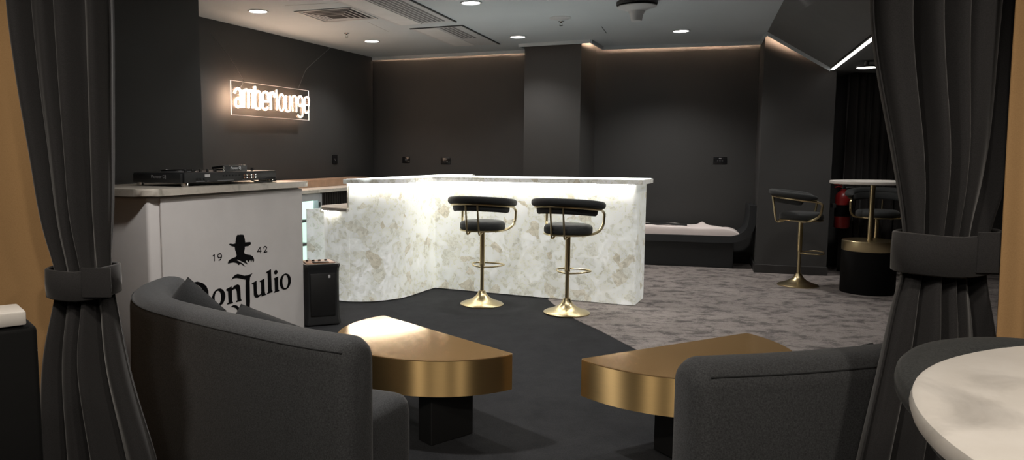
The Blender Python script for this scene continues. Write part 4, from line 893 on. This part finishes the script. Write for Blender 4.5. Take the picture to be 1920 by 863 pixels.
# ------------------------------------------------------------------ tied-back velvet curtains
def curtain(name,label,Lt,Rt,y0,folds,seed,tie_z,mat,amp0=0.055,ztop=2.685,tieband=None,nz=80,nu=260,zbot=0.01):
    rd=random.Random(seed)
    ph=[rd.uniform(0,2*PI) for _ in range(8)]; wv=[rd.uniform(0.5,1.5) for _ in range(8)]
    wref=interp(Rt,2.0)-interp(Lt,2.0)
    def f(u,v):
        z=zbot+(ztop-zbot)*v
        l=interp(Lt,z); r=interp(Rt,z); w=r-l
        pinch=math.exp(-((z-tie_z)/0.16)**2) if tie_z else 0
        s=u+0.018*math.sin(2*PI*2*u+ph[5]+0.6*z)*(1-pinch)
        a=2*PI*folds*u+ph[0]+0.5*math.sin(1.3*z+ph[1])
        wave=math.sin(a)+0.30*math.sin(2*PI*(folds*1.62)*u+ph[2]+0.8*z)+0.05*math.sin(2*PI*folds*3.1*u+ph[3]-0.7*z)
        wave=wave/1.25
        amp=amp0*(1-0.45*pinch)*(1+0.35*math.sin(2*PI*u*1.3+ph[4]+z*wv[0]))
        dx=0.012*math.sin(a*1.0+1.2)*(1-pinch)*min(1,4*u*(1-u)*3)
        return (l+w*min(max(s,0),1)+dx, y0+amp*wave, z)
    mb=MB(); mb.grid(f,nu,nz)
    o=mb.build('drape',mat,smooth=70)
    md=o.modifiers.new('thick','SOLIDIFY'); md.thickness=0.004
    t=thing(name,label,'curtain',(0,0,0)); o.parent=t
    if tieband:
        (cx,zc,wx,hz,sk,ry)=tieband
        mb=MB(); n=48; rings=[]
        for i in range(n):
            a=2*PI*i/n; ca_,sa_=math.cos(a),math.sin(a)
            x=cx+wx/2*math.copysign(abs(ca_)**0.7,ca_); y=y0+ry*math.copysign(abs(sa_)**0.8,sa_)
            zc_=zc+sk*ca_-0.012*max(0,-sa_)*(1-abs(ca_)); o_=0.006
            nx,ny=ca_,sa_
            rings.append([(x,y,zc_-hz/2),(x+nx*o_,y+ny*o_,zc_-hz/2+0.004),(x+nx*o_*1.3,y+ny*o_*1.3,zc_),(x+nx*o_,y+ny*o_,zc_+hz/2-0.004),(x,y,zc_+hz/2)])
        R=[[mb.bm.verts.new(p) for p in r] for r in rings]
        for i in range(n):
            a_,b_=R[i],R[(i+1)%n]
            for k in range(4): mb.bm.faces.new((a_[k],a_[k+1],b_[k+1],b_[k]))
        bo=mb.build('tieback',mat,t,smooth=60)
        md=bo.modifiers.new('thick','SOLIDIFY'); md.thickness=0.008
        # overlapping loose end of the band at its right
        mb=MB(); mb.box((cx+wx*0.33,y0-ry*0.93-0.012,zc+sk*0.6),(wx*0.42,0.008,hz*0.98),0.003,2,M=None)
        mb.build('tieback_end',mat,bo,smooth=40)
    return t
curtain('velvet_curtain','black velvet curtain on the left, gathered in a tieback',
  [(2.69,-1.285),(1.822,-1.279),(1.58,-1.262),(1.333,-1.232),(1.112,-1.208),(0.955,-1.182),(0.90,-1.190),(0.666,-1.234),(0.357,-1.262),(0,-1.29)],
  [(2.69,-0.965),(1.822,-0.970),(1.499,-0.984),(1.112,-1.003),(0.955,-1.008),(0.90,-0.999),(0.648,-0.963),(0.357,-0.885),(0,-0.80)],
  2.35,4,11,0.955,M['velvet'],0.050,2.685,(-1.092,0.953,0.215,0.095,0.005,0.062))
curtain('velvet_curtain','black velvet curtain on the right, bound by a wide tieback',
  [(2.69,1.17),(1.762,1.196),(1.65,1.21),(1.537,1.234),(1.335,1.283),(1.145,1.318),(1.026,1.322),(0.951,1.307),(0.753,1.275),(0.484,1.226),(0,1.14)],
  [(2.69,1.64),(1.762,1.596),(1.608,1.589),(1.408,1.576),(1.263,1.556),(1.145,1.538),(1.026,1.534),(0.83,1.566),(0.645,1.583),(0,1.62)],
  2.05,5,23,1.085,M['velvet'],0.055,2.685,(1.436,1.087,0.262,0.112,0.004,0.068))
curtain('amber_curtain','amber drape at the left edge, behind the marble-topped console',
  [(2.69,-2.05),(1,-2.05),(0,-2.05)],[(2.69,-1.02),(1.0,-1.06),(0,-1.02)],2.47,3.3,5,None,M['amber'],0.016)
curtain('amber_curtain','amber drape at the right edge, right of the velvet curtain',
  [(2.69,1.500),(1.595,1.504),(0.862,1.517),(0,1.53)],[(2.69,2.4),(1,2.4),(0,2.4)],1.95,6.5,8,None,M['amber'],0.014)
curtain('backdrop_curtain','dark pleated curtain hanging beyond the pillar behind the high table',
  [(2.26,4.72),(0,4.72)],[(2.26,6.5),(0,6.5)],8.52,17,31,None,M['velvet2'],0.055,2.255,None,24,420)

# ------------------------------------------------------------------ marble high table in the foreground, right
t=thing('high_table','large round marble table top filling the lower right foreground','table',(1.063,0.655,0))
MB().lathe([(0.0001,1.018),(0.505,1.018),(0.520,1.024),(0.523,1.034),(0.520,1.046),(0.512,1.050),(0.0001,1.050)],96,cap=False).build('tabletop',M['marble'],t)
MB().lathe([(0.30,0.985),(0.478,0.985),(0.482,0.99),(0.482,1.016),(0.30,1.017)],72,cap=False).build('gold_rim',M['gold'],t)
MB().lathe([(0.28,0.0),(0.285,0.01),(0.285,0.03),(0.05,0.045),(0.035,0.06),(0.035,0.99),(0.12,1.0),(0.30,1.016)],48).build('pedestal',M['gold'],t)
# ------------------------------------------------------------------ console at the left edge
cr=math.atan2(0.61,0.79)
t=thing('partition','low black partition capped with a strip of pale marble at the lower left edge','partition',(-0.890,1.62,0),cr)
MB().box((-0.49,-0.05,0.497),(1.0,0.10,0.990),0.012,3).build('body',M['matteblack'],t)
MB().box((-0.51,-0.05,1.010),(1.0,0.10,0.030),0.004,2).build('marble_cap',M['marble'],t)

# ------------------------------------------------------------------ light
def spot(x,y,z,power,size=125,col=(1,0.96,0.92),r=0.07,blend=0.7):
    l=bpy.data.lights.new('downlight_or_added_beam','SPOT'); l.energy=power; l.spot_size=math.radians(size); l.spot_blend=blend; l.color=col; l.shadow_soft_size=r
    o=bpy.data.objects.new('downlight_or_added_beam',l); COL.objects.link(o); o.location=(x,y,z); return o
for (x,y,_),p in zip(DL,(60,60,60,55,105)): spot(x,y,ZC-0.03,p)
spot(4.30,7.42,2.17,26)
for x,y,p in ((-0.75,3.55,150),(0.35,4.75,70),(1.75,4.9,70),(3.0,6.3,60)): spot(x,y,ZC-0.03,p)  # unseen spots without fittings, added to brighten booth, tables and carpet
WARM=(1.0,0.91,0.80)
for x,y,p in ((-1.1,0.80,90),(1.45,0.45,70),(0.3,0.2,50),(-0.25,-0.9,45)): spot(x,y,ZC-0.05,p,150,WARM,0.10,0.35)  # warm lamps added in the unseen near room to light drapes and sofas
w=bpy.data.worlds.new('World'); S.world=w; w.use_nodes=True
w.node_tree.nodes['Background'].inputs['Color'].default_value=(0.9,0.95,1,1); w.node_tree.nodes['Background'].inputs['Strength'].default_value=0.0

# ------------------------------------------------------------------ camera
cam=bpy.data.cameras.new('camera'); co=bpy.data.objects.new('camera',cam); COL.objects.link(co)
co.location=(0,0,1.35); co.rotation_euler=(PI/2-math.atan(141.5/1400),0,0)
cam.sensor_width=36; cam.lens=36*1400/1920; cam.shift_x=160/1920; cam.clip_start=0.05
S.camera=co
vs=S.view_settings; vs.view_transform='Standard'; vs.look='None'; vs.gamma=1; vs.exposure=0.0; vs.use_curve_mapping=False
